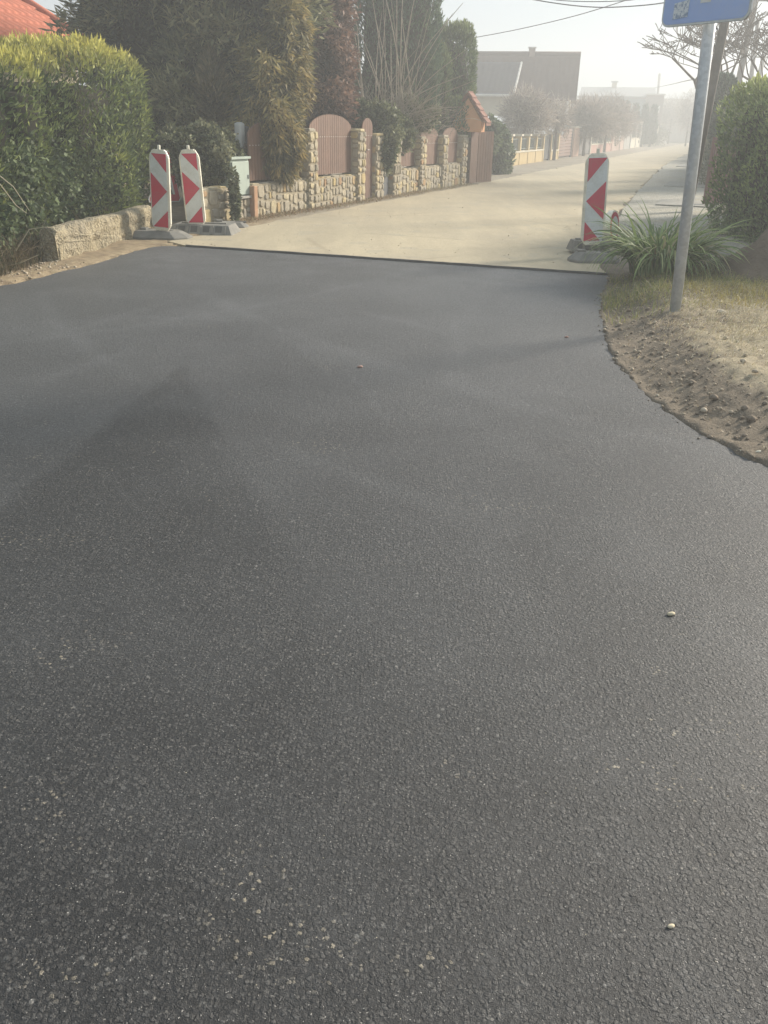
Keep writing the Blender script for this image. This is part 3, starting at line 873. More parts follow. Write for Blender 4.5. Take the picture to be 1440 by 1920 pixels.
# pedestrian gate
gx0, gx1 = xp2b+.02, wx(700, 378)-.02
gt = empty('plank_gate', WP0 + WD*gx0, 'tall narrow brown plank garden gate with arched top in the stone fence', 'gate', None, WRZ)
fence_panel(gt, 0, gx1-gx0, .03, 1.44, .2, name='gate_leaf', loc_y=.05, pw=.085, screws=True)
m = MB().box((.09, -.0, .98), (.03, .03, .12)).tube([(.09, -.02, .99), (.09, -.05, .99), (.18, -.05, .99)], .009, 6)
m.build('handle', simple('dark_handle', (.05, .05, .05), None, 5, .35, .5), gt)
# section right of the pedestrian gate
fB = new_fence('quarry stone fence with three brown plank panels right of the small gate', 0)
P3a, P3b = wx(700, 378), wx(714, 377); P4a, P4b = wx(733, 377), wx(746, 376)
P5a, P5b = wx(783, 366), wx(793, 364); P6a, P6b = wx(825, 356), wx(833, 355); P7a, P7b = wx(861, 349), wx(869, 347)
for i, (a, b, h) in enumerate([(P3a, P3b, 1.26), (P4a, P4b, 1.24), (P5a, P5b, 1.20), (P6a, P6b, 1.22), (P7a, P7b, 1.22)]):
    fence_pillar(fB, (a+b)/2, b-a, .36, h, 40+2*i)
fence_part_wall(fB, P4b, P5a, .54, 61, (.13, .26)); fence_part_wall(fB, P5b, P6a, .55, 62, (.14, .27)); fence_part_wall(fB, P6b, P7a, .57, 63, (.15, .28))
for a, b in ((P4b, P5a), (P5b, P6a), (P6b, P7a)): fence_panel(fB, a+.01, b-.01, .58, 1.26, .24)

M_CAB = simple('grey_green_cabinet_paint', (.36, .42, .36), (.30, .35, .31), 4, .5, .4, .1, 60)
M_CABD = simple('dark_metal', (.075, .08, .085), (.055, .06, .065), 4, .5, .4)
def cabinet():
    x0, x1 = wx(437, 420), wx(473, 410); w = x1-x0
    t = empty('meter_cabinet', WP0 + WD*((x0+x1)/2), 'grey-green metal meter cabinet with sloped lid let into the stone fence', 'cabinet', None, WRZ)
    pl = MB().box((0, .15, .16), (w-.02, .28, .38)).build('plinth', M_MORTAR, t)
    stone_face(pl, (-(w-.02)/2, .002, 0), 0, w-.02, .35, .12, .22, 71)
    MB().box((0, .13, .36), (w+.0, .36, .035), bevel=.005).build('plinth_slab', M_CONC, t)
    MB().box((0, .14, .66), (w-.06, .26, .56), bevel=.008).build('cabinet_body', M_CAB, t)
    MB().box((0, -.002, .645), (w-.10, .016, .49), bevel=.004).build('door', M_CAB, t)
    m = MB().prism([(-(w-.02)/2, .93), ((w-.02)/2, .93), ((w-.02)/2, .965), (-(w-.02)/2, .965)], -.03, .30); m.build('lid', M_CAB, t)
    MB().box((w/2-.09, -.014, .66), (.02, .012, .06)).build('lock', M_CABD, t)
cabinet()
def upper_box():
    p = line_at(452, 300, WP0 - WN*.3, WD)
    t = empty('supply_box', Vector((p.x, p.y, 0)), 'pale grey electricity supply box with round top above the green cabinet', 'electric box', None, WRZ)
    MB().box((0, 0, 1.26), (.17, .12, .40), bevel=.045).build('box_body', simple('pale_box', (.42, .43, .42), (.36, .37, .36), 5, .5, .4), t)
    MB().box((.22, .02, 1.27), (.16, .10, .26), bevel=.02).build('side_box', M_CABD, t)
    MB().tube([(0, 0, -.1), (0, 0, 1.08)], .03, 8).build('post', M_CABD, t)
upper_box()
# terracotta post stone standing in front
p = line_at(476, 400, WP0 + WN*.05, WD)
m = MB().box((0, 0, .24), (.11, .10, .56), bevel=.012)
o = m.build('stone_post', simple('terracotta_stone', (.42, .25, .15), (.33, .20, .125), 8, .85, .2, .5, 40)); o.location = (p.x, p.y, 0); o.rotation_euler = (0, .03, WRZ)
tag(o, 'narrow upright terracotta-coloured stone post at the foot of the fence beside the cabinet', 'stone post')
def letter_column():
    x0, x1 = P3b+.03, P4a-.03; w = x1-x0
    t = empty('letterbox_column', WP0 + WD*((x0+x1)/2), 'dark grey metal letterbox column standing between two stone pillars', 'letterbox', None, WRZ)
    MB().box((0, .16, .36), (min(w, .42), .24, .76), bevel=.01).build('column_body', simple('slate_metal', (.115, .12, .13), (.09, .095, .10), 4, .5, .4), t)
    MB().box((0, .15, .76), (min(w, .42)+.05, .3, .04), bevel=.008).build('cap', M_CONC, t)
    MB().box((.0, .035, .52), (.045, .01, .16), bevel=.003).build('notice', M_SCREW, t)
    MB().box((-.0, .30, .62), (w+.02, .04, 1.2)).build('back_board', M_CABD, t)
letter_column()

# ------------------------------------------------------------------ gate with little orange roof + ivy pillar
def orange_gate():
    M_OR = simple('orange_plaster', (.74, .40, .22), (.66, .34, .18), 4, .85, .2, .2, 60)
    x0 = wx(871, 345); p = WP0 + WD*(x0+.12)
    t = empty('roofed_gate', p, 'garden gateway with little tiled roof, orange gable and brown plank door', 'gate', None, WRZ)
    w = wx(905, 337)-x0-.1; w = max(1.6, min(w, 3.2))
    MB().box((.26, .22, .65), (.34, .50, 1.34)).build('gate_pier', simple('grey_brown_render', (.26, .22, .18), (.2, .17, .14), 5, .9, .2), t)
    # door leaves: first nearly flush, second opened towards the road
    def leaf(x, y, rz, lw):
        n = max(4, round(lw/.12)); ww = lw/n
        L = MB().box((lw/2, .03, .35), (lw, .03, .08)).box((lw/2, .03, 1.15), (lw, .03, .08)).build('door_leaf', M_RAIL, t); L.location = (x, y, 0); L.rotation_euler = (0, 0, rz)
        for k in range(n): MB().box((k*ww+ww/2, 0, .70), (ww-.008, .024, 1.32)).build('plank', M_PLANK, L)
    leaf(.0, -.08, 0, .62); leaf(.66, -.08, -.35, .7)
    # small steep gable roof over the gateway, its orange gable facing down the fence
    y0, y1 = -.40, .52; ym = (y0+y1)/2; zr, ze = 2.22, 1.52; xc = .0; dp = .30
    MB().box((xc+dp/2, ym, 1.47), (dp, y1-y0-.10, .26)).build('lintel', M_OR, t)
    bm_ = MB(); a3 = [(y0+.06, 1.60), (y1-.06, 1.60), (ym, zr-.05)]
    A_ = [bm_.bm.verts.new((xc, y_, z_)) for y_, z_ in a3]; B_ = [bm_.bm.verts.new((xc+dp, y_, z_)) for y_, z_ in a3]
    bm_.bm.faces.new(A_); bm_.bm.faces.new(B_[::-1])
    for k in range(3): bm_.bm.faces.new((A_[k], B_[k], B_[(k+1) % 3], A_[(k+1) % 3]))
    bm_.build('gable', M_OR, t)
    M_T = simple('red_tile', (.27, .12, .085), (.20, .095, .07), 8, .8, .25, .3, 50)
    for s_ in (-1, 1):
        ye = y0-.10 if s_ < 0 else y1+.10
        rf = MB(); a = Vector((xc-.06, ym, zr+.03)); b = Vector((xc-.06, ye, ze-.02)); c = b+Vector((dp+.12, 0, 0)); d_ = a+Vector((dp+.12, 0, 0)); th = Vector((0, -.0, .055))
        vs = [rf.bm.verts.new(v) for v in (a, b, c, d_, a+th, b+th, c+th, d_+th)]
        for f in ((0, 1, 2, 3), (7, 6, 5, 4), (0, 4, 5, 1), (1, 5, 6, 2), (2, 6, 7, 3), (3, 7, 4, 0)): rf.bm.faces.new([vs[k] for k in f])
        sl = rf.build('roof_slope', M_T, t); ang = math.atan2(zr-ze, abs(ym-ye))
        for k in range(5):
            q = a.lerp(b, (k+.5)/5)
            for j in range(4):
                MB().box((q.x+.1+(j+.5)*(dp+.1)/4-.08, q.y, q.z+.075), ((dp+.1)/4-.01, (b-a).length/5*1.12, .02), rx=(ang-.10)*(1 if s_ < 0 else -1)).build('tile', M_T, sl)
orange_gate()
pp = line_at(908, 334, WP0 + WN*.0, WD)
ip = empty('ivy_pillar', (pp.x, pp.y, 0), 'stone pillar half smothered in dark ivy past the roofed gate', 'pillar', None, WRZ)
pb = MB().box((0, .17, .62), (.34, .34, 1.34)).build('pillar_core', M_MORTAR, ip)
stone_face(pb, (-.17, -.002, 0), 0, .34, 1.28, .1, .2, 77, proud=.03); stone_face(pb, (-.17, .34, 0), -PI/2, .34, 1.28, .1, .24, 78, proud=.02)
ip.rotation_euler = (0, 0, WRZ)

# ------------------------------------------------------------------ trees of the left gardens
def pxb(px, py, Y, wpx, dy, hpx):
    """blob from picture centre/size at depth Y: (x,y,z,rx,ry,rz)"""
    v = at(px, py, Y); k = (v-CAMP).length/FPX*.96
    return (v.x, v.y, v.z, wpx/2*k, dy, hpx/2*k)
b1 = [pxb(320, 60, 18.5, 300, 1.5, 420), pxb(430, -40, 18.0, 300, 1.6, 420), pxb(400, 190, 17.5, 250, 1.3, 260), pxb(250, 20, 19, 150, 1.2, 240), pxb(490, 60, 17.6, 170, 1.1, 300), pxb(330, 230, 17.2, 170, 1.0, 170)]
tb = at(385, 300, 18.3)
make_tree('conifer_tree', 'huge dark shaggy conifer rising behind the clipped hedge', 'tree', (tb.x, tb.y, 0), 4.5, .22,
    [dict(blobs=b1, n=100000, L=.19, B=.042, pal=[(.016, .024, .018), (.04, .048, .028), (.095, .098, .05), (.16, .15, .08)], seed=51, up=.15, out=.7, rand=.55, depth=.20, clump=.28, cf=.9, tips=(.085, .095, .04))], inner_k=.72)
b2 = [pxb(500, 215, 16.2, 120, .75, 220), pxb(535, 120, 16.6, 80, .7, 200), pxb(470, 280, 15.9, 110, .6, 110), pxb(525, 255, 15.9, 70, .55, 150)]
tb = at(500, 300, 16.8)
make_tree('cypress_tree', 'olive and yellow drooping cypress hanging over the stone fence', 'tree', (tb.x, tb.y+.2, 0), 2.4, .10,
    [dict(blobs=b2, n=34000, L=.15, B=.032, pal=[(.030, .034, .020), (.066, .063, .030), (.125, .105, .045), (.20, .15, .06)], seed=52, up=-.75, out=.55, rand=.5, depth=.22, clump=.30, cf=1.6, tips=(.13, .12, .045))], inner_k=.6)
b3 = [pxb(405, 195, 16.3, 62, .45, 120), pxb(400, 140, 16.5, 34, .3, 70)]
tb = at(405, 250, 16.5)
make_tree('brown_thuja', 'small brownish pointed thuja in front of the huge dark conifer', 'tree', (tb.x, tb.y, 0), 1.6, .05,
    [dict(blobs=b3, n=9000, L=.12, B=.03, pal=[(.045, .045, .026), (.085, .075, .04), (.12, .10, .055)], seed=53, up=.6, rand=.45, depth=.2, clump=.22, cf=2)])
b4 = [pxb(600, 90, 20.5, 120, 1.0, 330), pxb(590, 0, 20.5, 110, 1.0, 260), pxb(610, 200, 20.2, 105, .9, 150)]
tb = at(600, 300, 20.6)
make_tree('red_brown_tree', 'reddish-brown leafy conifer between the dark conifer and the tall thuja column', 'tree', (tb.x, tb.y, 0), 3.2, .12,
    [dict(blobs=b4, n=34000, L=.13, B=.05, pal=BROWNRED, seed=54, up=-.3, out=.7, rand=.7, depth=.3, clump=.24, cf=1.3, tips=(.14, .085, .06))], inner_k=.62)
b5 = [pxb(745, 40, 24.5, 140, 1.0, 420), pxb(742, 150, 24.3, 150, 1.0, 260), pxb(745, -120, 24.5, 118, .9, 300)]
tb = at(742, 240, 24.6)
make_tree('thuja_column', 'tall dense grey-green thuja column behind the bare pollard', 'tree', (tb.x, tb.y, 0), 3.4, .12,
    [dict(blobs=b5, n=52000, L=.10, B=.034, pal=BLUEG, seed=55, up=.8, out=.5, rand=.35, depth=.07, clump=.07, cf=2.2, sup=.72)], inner_k=.8)
b6 = [pxb(838, 165, 26.5, 92, .85, 190), pxb(825, 250, 26, 100, .85, 120), pxb(800, 200, 25.8, 80, .8, 190)]
tb = at(838, 250, 26.6)
make_tree('round_cypress', 'rounded green clipped cypress right of the tall thuja column', 'tree', (tb.x, tb.y, 0), 2.2, .09,
    [dict(blobs=b6, n=32000, L=.10, B=.03, pal=[(.035, .055, .03), (.062, .088, .04), (.095, .12, .05)], seed=56, up=.8, out=.5, rand=.4, depth=.08, clump=.08, cf=2, sup=.75, tips=(.11, .13, .055))], inner_k=.78)
b7 = [pxb(654, 140, 29, 30, .3, 120), pxb(653, 100, 29, 20, .25, 40)]
tb = at(654, 200, 29)
make_tree('young_thuja', 'small dark pointed thuja top between the reddish tree and the tall column', 'tree', (tb.x, tb.y, 0), 1.6, .06,
    [dict(blobs=b7, n=6000, L=.11, B=.035, pal=BLUEG, seed=57, up=.8, rand=.35, depth=.1, clump=.1, cf=2)])
b8 = [pxb(705, 235, 20.3, 95, .5, 70), pxb(745, 250, 21.2, 60, .45, 60), pxb(670, 215, 20.2, 60, .45, 50), pxb(775, 215, 22, 80, .5, 60), pxb(722, 285, 19.9, 40, .3, 60)]
tb = at(705, 260, 20.5)
make_tree('ivy_bush', 'bushy grey-green ivy spilling over the fence right of the small gate', 'ivy', (tb.x, tb.y, 0), 1.3, .05,
    [dict(blobs=b8, n=22000, L=.075, B=.055, pal=[(.03, .04, .022), (.06, .072, .038), (.13, .135, .075)], seed=58, up=-.1, out=.8, rand=.9, depth=.25, clump=.3, cf=1.8)])
b9 = [pxb(385, 275, 14.7, 110, .45, 70), pxb(330, 290, 14.3, 90, .4, 90), pxb(425, 295, 14.9, 60, .35, 70), pxb(440, 370, 14.05, 14, .12, 90), pxb(405, 320, 14.4, 60, .3, 40)]
tb = at(385, 290, 14.8)
make_tree('ivy_cascade', 'glossy ivy cascading over the stone fence beside the striped beacons', 'ivy', (tb.x, tb.y, 0), 1.1, .04,
    [dict(blobs=b9, n=22000, L=.06, B=.045, pal=[(.03, .038, .02), (.06, .068, .035), (.14, .14, .085)], seed=59, up=-.3, out=.8, rand=.9, depth=.25, clump=.3, cf=2.2)])

bi = [pxb(932, 290, 32, 52, .8, 95), pxb(917, 255, 31, 40, .6, 60), pxb(896, 285, 30, 18, .4, 110)]
tb = at(925, 300, 31.6)
make_tree('ivy_shrub', 'dark grey-green ivy shrub between the roofed gate and the yellow wall', 'shrub', (tb.x, tb.y, 0), 1.2, .06,
    [dict(blobs=bi, n=15000, L=.11, B=.07, pal=[(.03, .045, .03), (.055, .075, .042), (.09, .11, .06)], seed=60, up=-.1, out=.8, rand=.8, depth=.2, clump=.22, cf=1.5)], inner_k=.6)

# bare pollard with long pale whips
def pollard():
    c = at(738, 205, 21.6); base = Vector((c.x, c.y, 0))
    t = empty('bare_pollard', base, 'bare pollarded shrub with a fan of long pale whips above the fence', 'shrub')
    m = MB()
    for k in range(5):
        a = k*1.3; m.tube([(0, 0, 0), (.15*math.cos(a), .15*math.sin(a), .8), (.35*math.cos(a), .3*math.sin(a), 1.65)], [.09, .07, .05], 6)
    m.build('trunk', M_BARK, t)
    r = random.Random(9)
    ends = [(640, -60), (655, 10), (690, -40), (703, -80), (716, -60), (713, 20), (728, -20), (748, -60), (760, -100), (785, -60), (800, 10), (850, 25), (868, 5), (640, 60), (672, 40), (735, 60), (770, 20), (815, -20), (880, 90), (895, 150), (866, 200), (650, 120), (645, 165), (755, 20), (700, 30), (830, 70), (725, 0), (680, 90), (790, 80), (872, 140)]
    for i, (px, py) in enumerate(ends):
        e = at(px + r.uniform(-4, 4), py, 21.6 + r.uniform(-.8, .6)) - base
        s0 = Vector((r.uniform(-.45, .5), r.uniform(-.3, .3), 1.55 + r.uniform(-.1, .25)))
        if px < 690: s0.x -= .3
        mid = s0.lerp(e, .45) + Vector((-(e.x-s0.x)*.10 + r.uniform(-.06, .06), 0, (e - s0).length*.04))
        pts = chaik3([s0, mid, e])
        R0 = r.uniform(.012, .024)
        MB().tube(pts, [R0*(1-.85*k/(len(pts)-1)) for k in range(len(pts))], 4).build('whip', M_TWIG, t)
    m = MB()
    for k in range(330):
        s0 = Vector((r.gauss(0, .5), r.gauss(0, .3), 1.45 + r.uniform(-.25, .35))); a = r.uniform(-1.5, 1.5)
        d = Vector((math.sin(a), r.uniform(-.5, .3), math.cos(a)*.8)) * r.uniform(.4, 1.3)
        m.tube([s0, s0+d*.5+Vector((0, 0, .03)), s0+d+Vector((0, 0, r.uniform(-.2, .2)))], [.006, .005, .0025], 3, cap=False)
    tag(m.build('twigs', M_TWIG, t), kind='stuff')
pollard()

# ------------------------------------------------------------------ striped beacons
def plastic(name, c, rough=.5, dirt=.25, c2=(.25, .22, .17)):
    t = NT(name); n = t.noise(5, 6, .65); n2 = t.noise(45, 4, .6)
    f = t.math('MULTIPLY', t.rng(t.math('ADD', n, t.math('MULTIPLY', n2, .35)), .62, .95), dirt*2)
    return t.done(t.bsdf(t.mix(f, c, c2), rough, .4, t.bump(n2, .08, .01)))
M_RED = plastic('red_reflective', (.50, .018, .055), .42, .3, (.34, .11, .11))
M_WHT = plastic('white_reflective', (.62, .64, .62), .42, .35, (.38, .37, .32))
M_RIM = plastic('cream_plastic_rim', (.74, .71, .60), .5, .4, (.42, .37, .27))
M_RUB = simple('recycled_grey_rubber', (.235, .225, .20), (.16, .155, .14), 7, .85, .25, .5, 45)
M_RUBD = simple('recess_grey_rubber', (.10, .098, .09), (.07, .07, .065), 7, .9, .2)
def panel_faces(polys, y, parent, M, name, sx, sz, z0):
    m = MB()
    for poly in polys: m.prism([((u-.5)*sx, z0+v*sz) for u, v in poly], y, y-.004)
    return m.build(name, M, parent)
RED_L = [[(0.08, 1), (1, 1), (1, .755)], [(0, .745), (1, .50), (0, .255)], [(0.05, 0), (1, .235), (1, 0)]]
def beacon(px, py, base_z, label, yaw, mirror=False, lean=(0, 0), red=None, H=1.12, W=.262):
    p = g(px, py, base_z)
    t = empty('striped_beacon', (p.x, p.y, base_z), label, 'traffic beacon', 'red and white striped road beacons', yaw)
    body = empty if False else None
    hw, th = W/2+.026, .052
    c = .055
    out = [(-hw+c, 0), (hw-c, 0), (hw, c*1.6), (hw, H-c*1.6), (hw-c, H), (-hw+c, H), (-hw, H-c*1.6), (-hw, c*1.6)]
    m = MB().prism(out, -th/2, th/2)
    bmesh.ops.bevel(m.bm, geom=m.bm.edges[:], offset=.012, segments=2, affect='EDGES')
    b = m.build('body', M_RIM, t, smooth=False)
    z0, sz = .045, H-.09
    pv = panel_faces([[(0.04, 0), (.96, 0), (1, .03), (1, .97), (.96, 1), (.04, 1), (0, .97), (0, .03)]], -th/2, b, M_WHT, 'white_sheet', W, sz, z0)
    polys = RED_L
    if mirror: polys = [[(1-u, v) for u, v in P][::-1] for P in [[(0.02, 1), (1, 1), (1, .72)], [(0, .72), (1, .49), (0, .255)][:3], [(0.12, 0), (1, .24), (1, 0)]]]
    # red stripes split so that they end inside the rim
    for P in polys: panel_faces([P], -th/2-.003, b, M_RED, 'red_stripe', W*.985, sz*.985, z0+.008)
    MB().box((.0, 0, H+.015), (.036, .028, .075), bevel=.008).build('handle', M_RIM, t)
    t.rotation_euler = (lean[0], lean[1], yaw)
    return t
yb = .11
beacon(304, 433, yb-.0, 'leftmost of the striped beacons, turned away and showing its cream right edge', R_(-20), lean=(R_(-1), R_(2.5)), H=1.01, W=.245)
beacon(369, 424, yb+.0, 'striped beacon right of the turned one, leaning left by the stone fence', R_(-8), lean=(R_(2), R_(-2.0)), H=1.0, W=.235)
beacon(1109, 459, .15, 'striped beacon alone on the right side of the street with arrows pointing left', R_(6), mirror=True, lean=(0, R_(-2.6)), H=1.05, W=.235)

def rubber_base(p, rz, label, sx=.86, sy=.42, h=.11, grid=False, tilt=0):
    t = empty('beacon_base', p, label, 'beacon base', 'grey rubber base plates under the beacons', rz)
    t.rotation_euler = (tilt, 0, rz)
    if not grid:
        x, y = sx/2, sy/2
        lo = [(-x, -y*.35), (-x*.75, -y), (x*.75, -y), (x, -y*.35), (x, y*.35), (x*.75, y), (-x*.75, y), (-x, y*.35)]
        bm = bmesh.new(); r0 = [bm.verts.new((a, b, 0)) for a, b in lo]; r1 = [bm.verts.new((a, b, h*.38)) for a, b in lo]
        r2 = [bm.verts.new((a*.72, b*.62, h)) for a, b in lo]
        for A, B in ((r0, r1), (r1, r2)):
            for k in range(8): bm.faces.new((A[k], A[(k+1) % 8], B[(k+1) % 8], B[k]))
        bm.faces.new(r2); bm.faces.new(r0[::-1])
        bmesh.ops.bevel(bm, geom=bm.edges[:], offset=.006, segments=1, affect='EDGES')
        m = MB(); m.bm.free(); m.bm = bm; m.build('plate', M_RUB, t)
        MB().box((.16, 0, h-.002), (.16, .12, .012)).build('socket', M_RUBD, t)
        MB().box((-.16, 0, h+.012), (.09, .10, .03), bevel=.008).build('lug', M_RUB, t)
    else:
        MB().box((0, 0, h*.5), (sx, sy, h), bevel=.006, taper=(.86, .66)).build('plate', M_RUB, t)
        for k in range(4):
            xx = (k-1.5)*sx*.19
            MB().box((xx, -sy*.40, h*.56), (sx*.10, .012, h*.82), rx=R_(-34)).build('recess', M_RUBD, t)
        for k in range(5):
            xx = (k-2)*sx*.19
            MB().box((xx, -sy*.425, h*.55), (sx*.035, .02, h*1.0), rx=R_(-34)).build('rib', M_RUB, t)
        MB().box((0, 0, h+.008), (sx*.7, .05, .02), bevel=.004).build('top_bar', M_RUB, t)
    return t
p = g(296, 447); rubber_base((p.x-.02, p.y, .0), R_(-10), 'pointed rubber plate under the leftmost beacon, near the end of the low wall', .98, .52, .11)
p = g(382, 440); rubber_base((p.x, p.y+.1, .01), R_(-4), 'ribbed rubber plate with recesses under the leaning beacon by the stone fence', .92, .62, .13, True)
p = g(418, 432); rubber_base((p.x+.05, p.y+.35, .0), R_(10), 'spare low rubber plate lying right of the ribbed one at the fence foot', .55, .4, .09)
p = g(1116, 496); rubber_base((p.x, p.y+.12, .0), R_(3), 'lower rubber plate of the pair under the beacon on the right side', .60, .36, .13, False)
p = g(1106, 478); rubber_base((p.x-.02, p.y+.05, .05), R_(3), 'upper ribbed rubber plate of the pair under the beacon on the right side', .50, .30, .13, True)

def roadwork_sign():
    p = at(311, 374, 13.9)
    t = empty('roadworks_sign', (p.x, p.y, 0), 'triangular roadworks warning sign seen edge-on between two striped beacons', 'road sign', None, 0)
    t.rotation_euler = (Matrix.Rotation(R_(9), 3, 'Y') @ Matrix.Rotation(R_(70), 3, 'Z')).to_euler()
    t.location.x -= .07
    z0, s = p.z-.02, .86; hgt = s*.866
    def tri(k, y0, y1, rc=.05):
        cx, cz = 0, z0 + hgt/3; V = [(-s/2, z0), (s/2, z0), (0, z0+hgt)]
        V = [((x-cx)*k+cx, (z_-cz)*k+cz) for x, z_ in V]; P = []
        for i in range(3):
            a, b, c = V[i-1], V[i], V[(i+1) % 3]
            def mv(q, to): 
                L = math.hypot(to[0]-q[0], to[1]-q[1]); return (q[0]+(to[0]-q[0])*rc/L, q[1]+(to[1]-q[1])*rc/L)
            P += [mv(b, a), ((mv(b, a)[0]+mv(b, c)[0]+2*b[0]*.6)/3.2, (mv(b, a)[1]+mv(b, c)[1]+2*b[1]*.6)/3.2) if False else b if rc < .02 else mv(b, c)]
        return MB().prism(P, y0, y1)
    tri(1.06, 0, .012).build('white_edge', M_WHT, t)
    tri(1.0, -.001, -.004).build('red_border', M_RED, t)
    tri(.60, -.005, -.008, .015).build('white_field', M_WHT, t)
    BK = simple('black_print', (.02, .02, .02), None, 5, .5, .3)
    cz = z0+.10
    def ply(pts, nm): MB().prism([(x, cz+z_) for x, z_ in pts], -.009, -.012).build(nm, BK, t)
    ply([(.00, .0), (.035, .0), (.06, .13), (.045, .25), (.00, .27), (-.02, .2), (.02, .12)], 'worker_figure')
    ply([(-.07, 0), (-.04, 0), (.015, .14), (-.01, .15)], 'worker_leg')
    ply([(.03, .29), (.06, .29), (.065, .325), (.045, .34), (.025, .325)], 'worker_head')
    ply([(.05, .24), (.12, .10), (.13, .11), (.065, .26)], 'shovel')
    ply([(.07, .0), (.19, .0), (.15, .06), (.12, .085), (.09, .05)], 'soil_pile')
    MB().tube([(0, .03, .02), (0, .03, z0+hgt*.8)], .02, 8).build('post', M_CABD, t)
    MB().box((0, .03, .02), (.4, .3, .06), bevel=.01).build('foot', M_RUB, t)
roadwork_sign()
def fallen_sign():
    p = g(1146, 482)
    t = empty('fallen_round_sign', (at(1149, 449, 12.1).x, 12.1, .27), 'small round red and white sign leaning edge-on against the right beacon base', 'road sign', None, R_(70))
    t.rotation_euler = (R_(-6), R_(-14), R_(60))
    def disc(r_, y0, y1, nm, mt, K=20, sx=1):
        MB().prism([(r_*math.cos(2*PI*k/K)*sx, r_*math.sin(2*PI*k/K)) for k in range(K)], y0, y1).build(nm, mt, t)
    disc(.205, 0, .07, 'rim', M_RIM); disc(.185, -.001, -.006, 'red_ring', M_RED); disc(.13, -.007, -.010, 'white_field', M_WHT)
    MB().box((0, .12, -.02), (.20, .10, .36), bevel=.02).build('bracket', M_RIM, t)
fallen_sign()

# ------------------------------------------------------------------ blue sign on its pole
def zinc():
    t = NT('galvanised_steel'); n = t.vor(38, out='Color'); s_ = t.n('ShaderNodeSeparateColor'); t.l(n, s_.inputs[0])
    c = t.mix(s_.outputs[0], (.44, .46, .47), (.54, .56, .57)); n2 = t.noise(6, 5, .6)
    c = t.mix(t.rng(n2, .5, .75, 0, .5), c, (.36, .36, .35))
    return t.done(t.bsdf(c, .45, .5, None, .25))
M_ZINC = zinc()
def blue_sign():
    b = g(1266, 590, .10); zt = 3.15
    top = at(1334, 20, b.y*1.0)
    t = empty('blue_sign_post', (b.x, b.y, .06), 'tall galvanised steel pole carrying a blue rectangular road sign, rising from the verge', 'road sign')
    # slight lean measured from the photograph
    k = 0.0
    lean = Vector((top.x-b.x, 0, top.z-.10)); sx_ = lean.x/lean.z
    MB().tube([(0, 0, -.15), (sx_*.5*zt, 0, zt*.5), (sx_*zt, 0, zt)], .043, 20).build('pole', M_ZINC, t, smooth=True)
    zb = 2.40
    c1 = on_z = g(1253, 46, 2.42) if False else None
    # sign plate: bottom corners located on a level line through the pole front
    d1, d2 = ray(1250, 50), ray(1403, 30)
    # plate yaw so that its lower edge rises to the right as in the photo
    pz = at(1330, 42, b.y).z
    A = CAMP + d1*((pz-CAM_H)/d1.z); B = CAMP + d2*((pz-CAM_H)/d2.z)
    # keep it near the pole
    cen = Vector((b.x + sx_*(pz), b.y-.06, 0)); dirv = (B-A); dirv.z = 0; L = dirv.length; yaw = math.atan2(dirv.y, dirv.x)
    yaw = -R_(56)
    def rr(w, h, r_, x0=0, z0=0, K=5):
        P = []
        for (cx, cz, a0) in ((w/2-r_, h-r_, 0), (-w/2+r_, h-r_, 90), (-w/2+r_, r_, 180), (w/2-r_, r_, 270)):
            for k in range(K+1): a = R_(a0+90*k/K); P.append((x0+cx+r_*math.cos(a), z0+cz+r_*math.sin(a)))
        return P
    W = .74; Hh = .62
    s_ = MB().prism(rr(W, Hh, .06), .0, .018).build('sign_plate', M_ZINC, t)
    s_.location = (cen.x-b.x-.075, cen.y-b.y-.03, pz-.06-.02); s_.rotation_euler = (0, 0, yaw)
    M_BLUE = plastic('faded_blue_sheet', (.30, .41, .68), .5, .2, (.40, .46, .56))
    MB().prism(rr(W-.004, Hh-.004, .058, 0, .002), -.0035, -.001).build('white_border', M_WHT, s_)
    MB().prism(rr(W-.03, Hh-.03, .048, 0, .015), -.0065, -.004).build('blue_field', M_BLUE, s_)
    MB().prism([(-.04, .13), (.045, .13), (.045, .46), (-.04, .46)], -.0095, -.007).build('white_bar', M_WHT, s_)
    M_STK = NT('torn_sticker'); n = M_STK.noise(55, 4, .7)
    c = M_STK.mix(M_STK.rng(n, .48, .56), (.60, .63, .64), (.26, .32, .42))
    mt = M_STK.done(M_STK.bsdf(c, .7, .2))
    MB().prism([(-.265, .045), (-.135, .055), (-.135, .16), (-.262, .145)], -.0095, -.007).build('torn_sticker', mt, s_)
    for zz in (.18, .48): MB().box((-.02, .045, zz), (.14, .035, .035), bevel=.004).build('clamp', M_ZINC, s_)
blue_sign()

# ------------------------------------------------------------------ verge plants
def verge_z(x, y):
    i = int(np.argmin(abs(gx-x))); j = int(np.argmin(abs(gy-y))); return float(max(z[j*nx_+i], 0))
VZ = z.reshape(ny_, nx_)
def vz(X, Y):
    i = np.clip(np.searchsorted(gx, X), 0, nx_-1); j = np.clip(np.searchsorted(gy, Y), 0, ny_-1); return VZ[j, i]
c = (2.80, 9.05)
r = np.random.default_rng(77); n = 620
a = r.uniform(0, 2*PI, n); rad = .30*np.sqrt(r.uniform(0, 1, n))
P = np.stack([c[0]+rad*np.cos(a)*1.0, c[1]+rad*np.sin(a), np.full(n, .10)], 1)
dirs = unit(np.stack([np.cos(a), np.sin(a), 0*a], 1) + r.normal(size=(n, 3))*np.array((.5, .5, 0)))
col = np.array([(.11, .17, .055), (.17, .24, .08), (.25, .33, .12), (.36, .40, .19), (.36, .32, .18)])[r.choice(5, n, p=[.3, .32, .2, .12, .06])]*r.uniform(.8, 1.2, (n, 1))
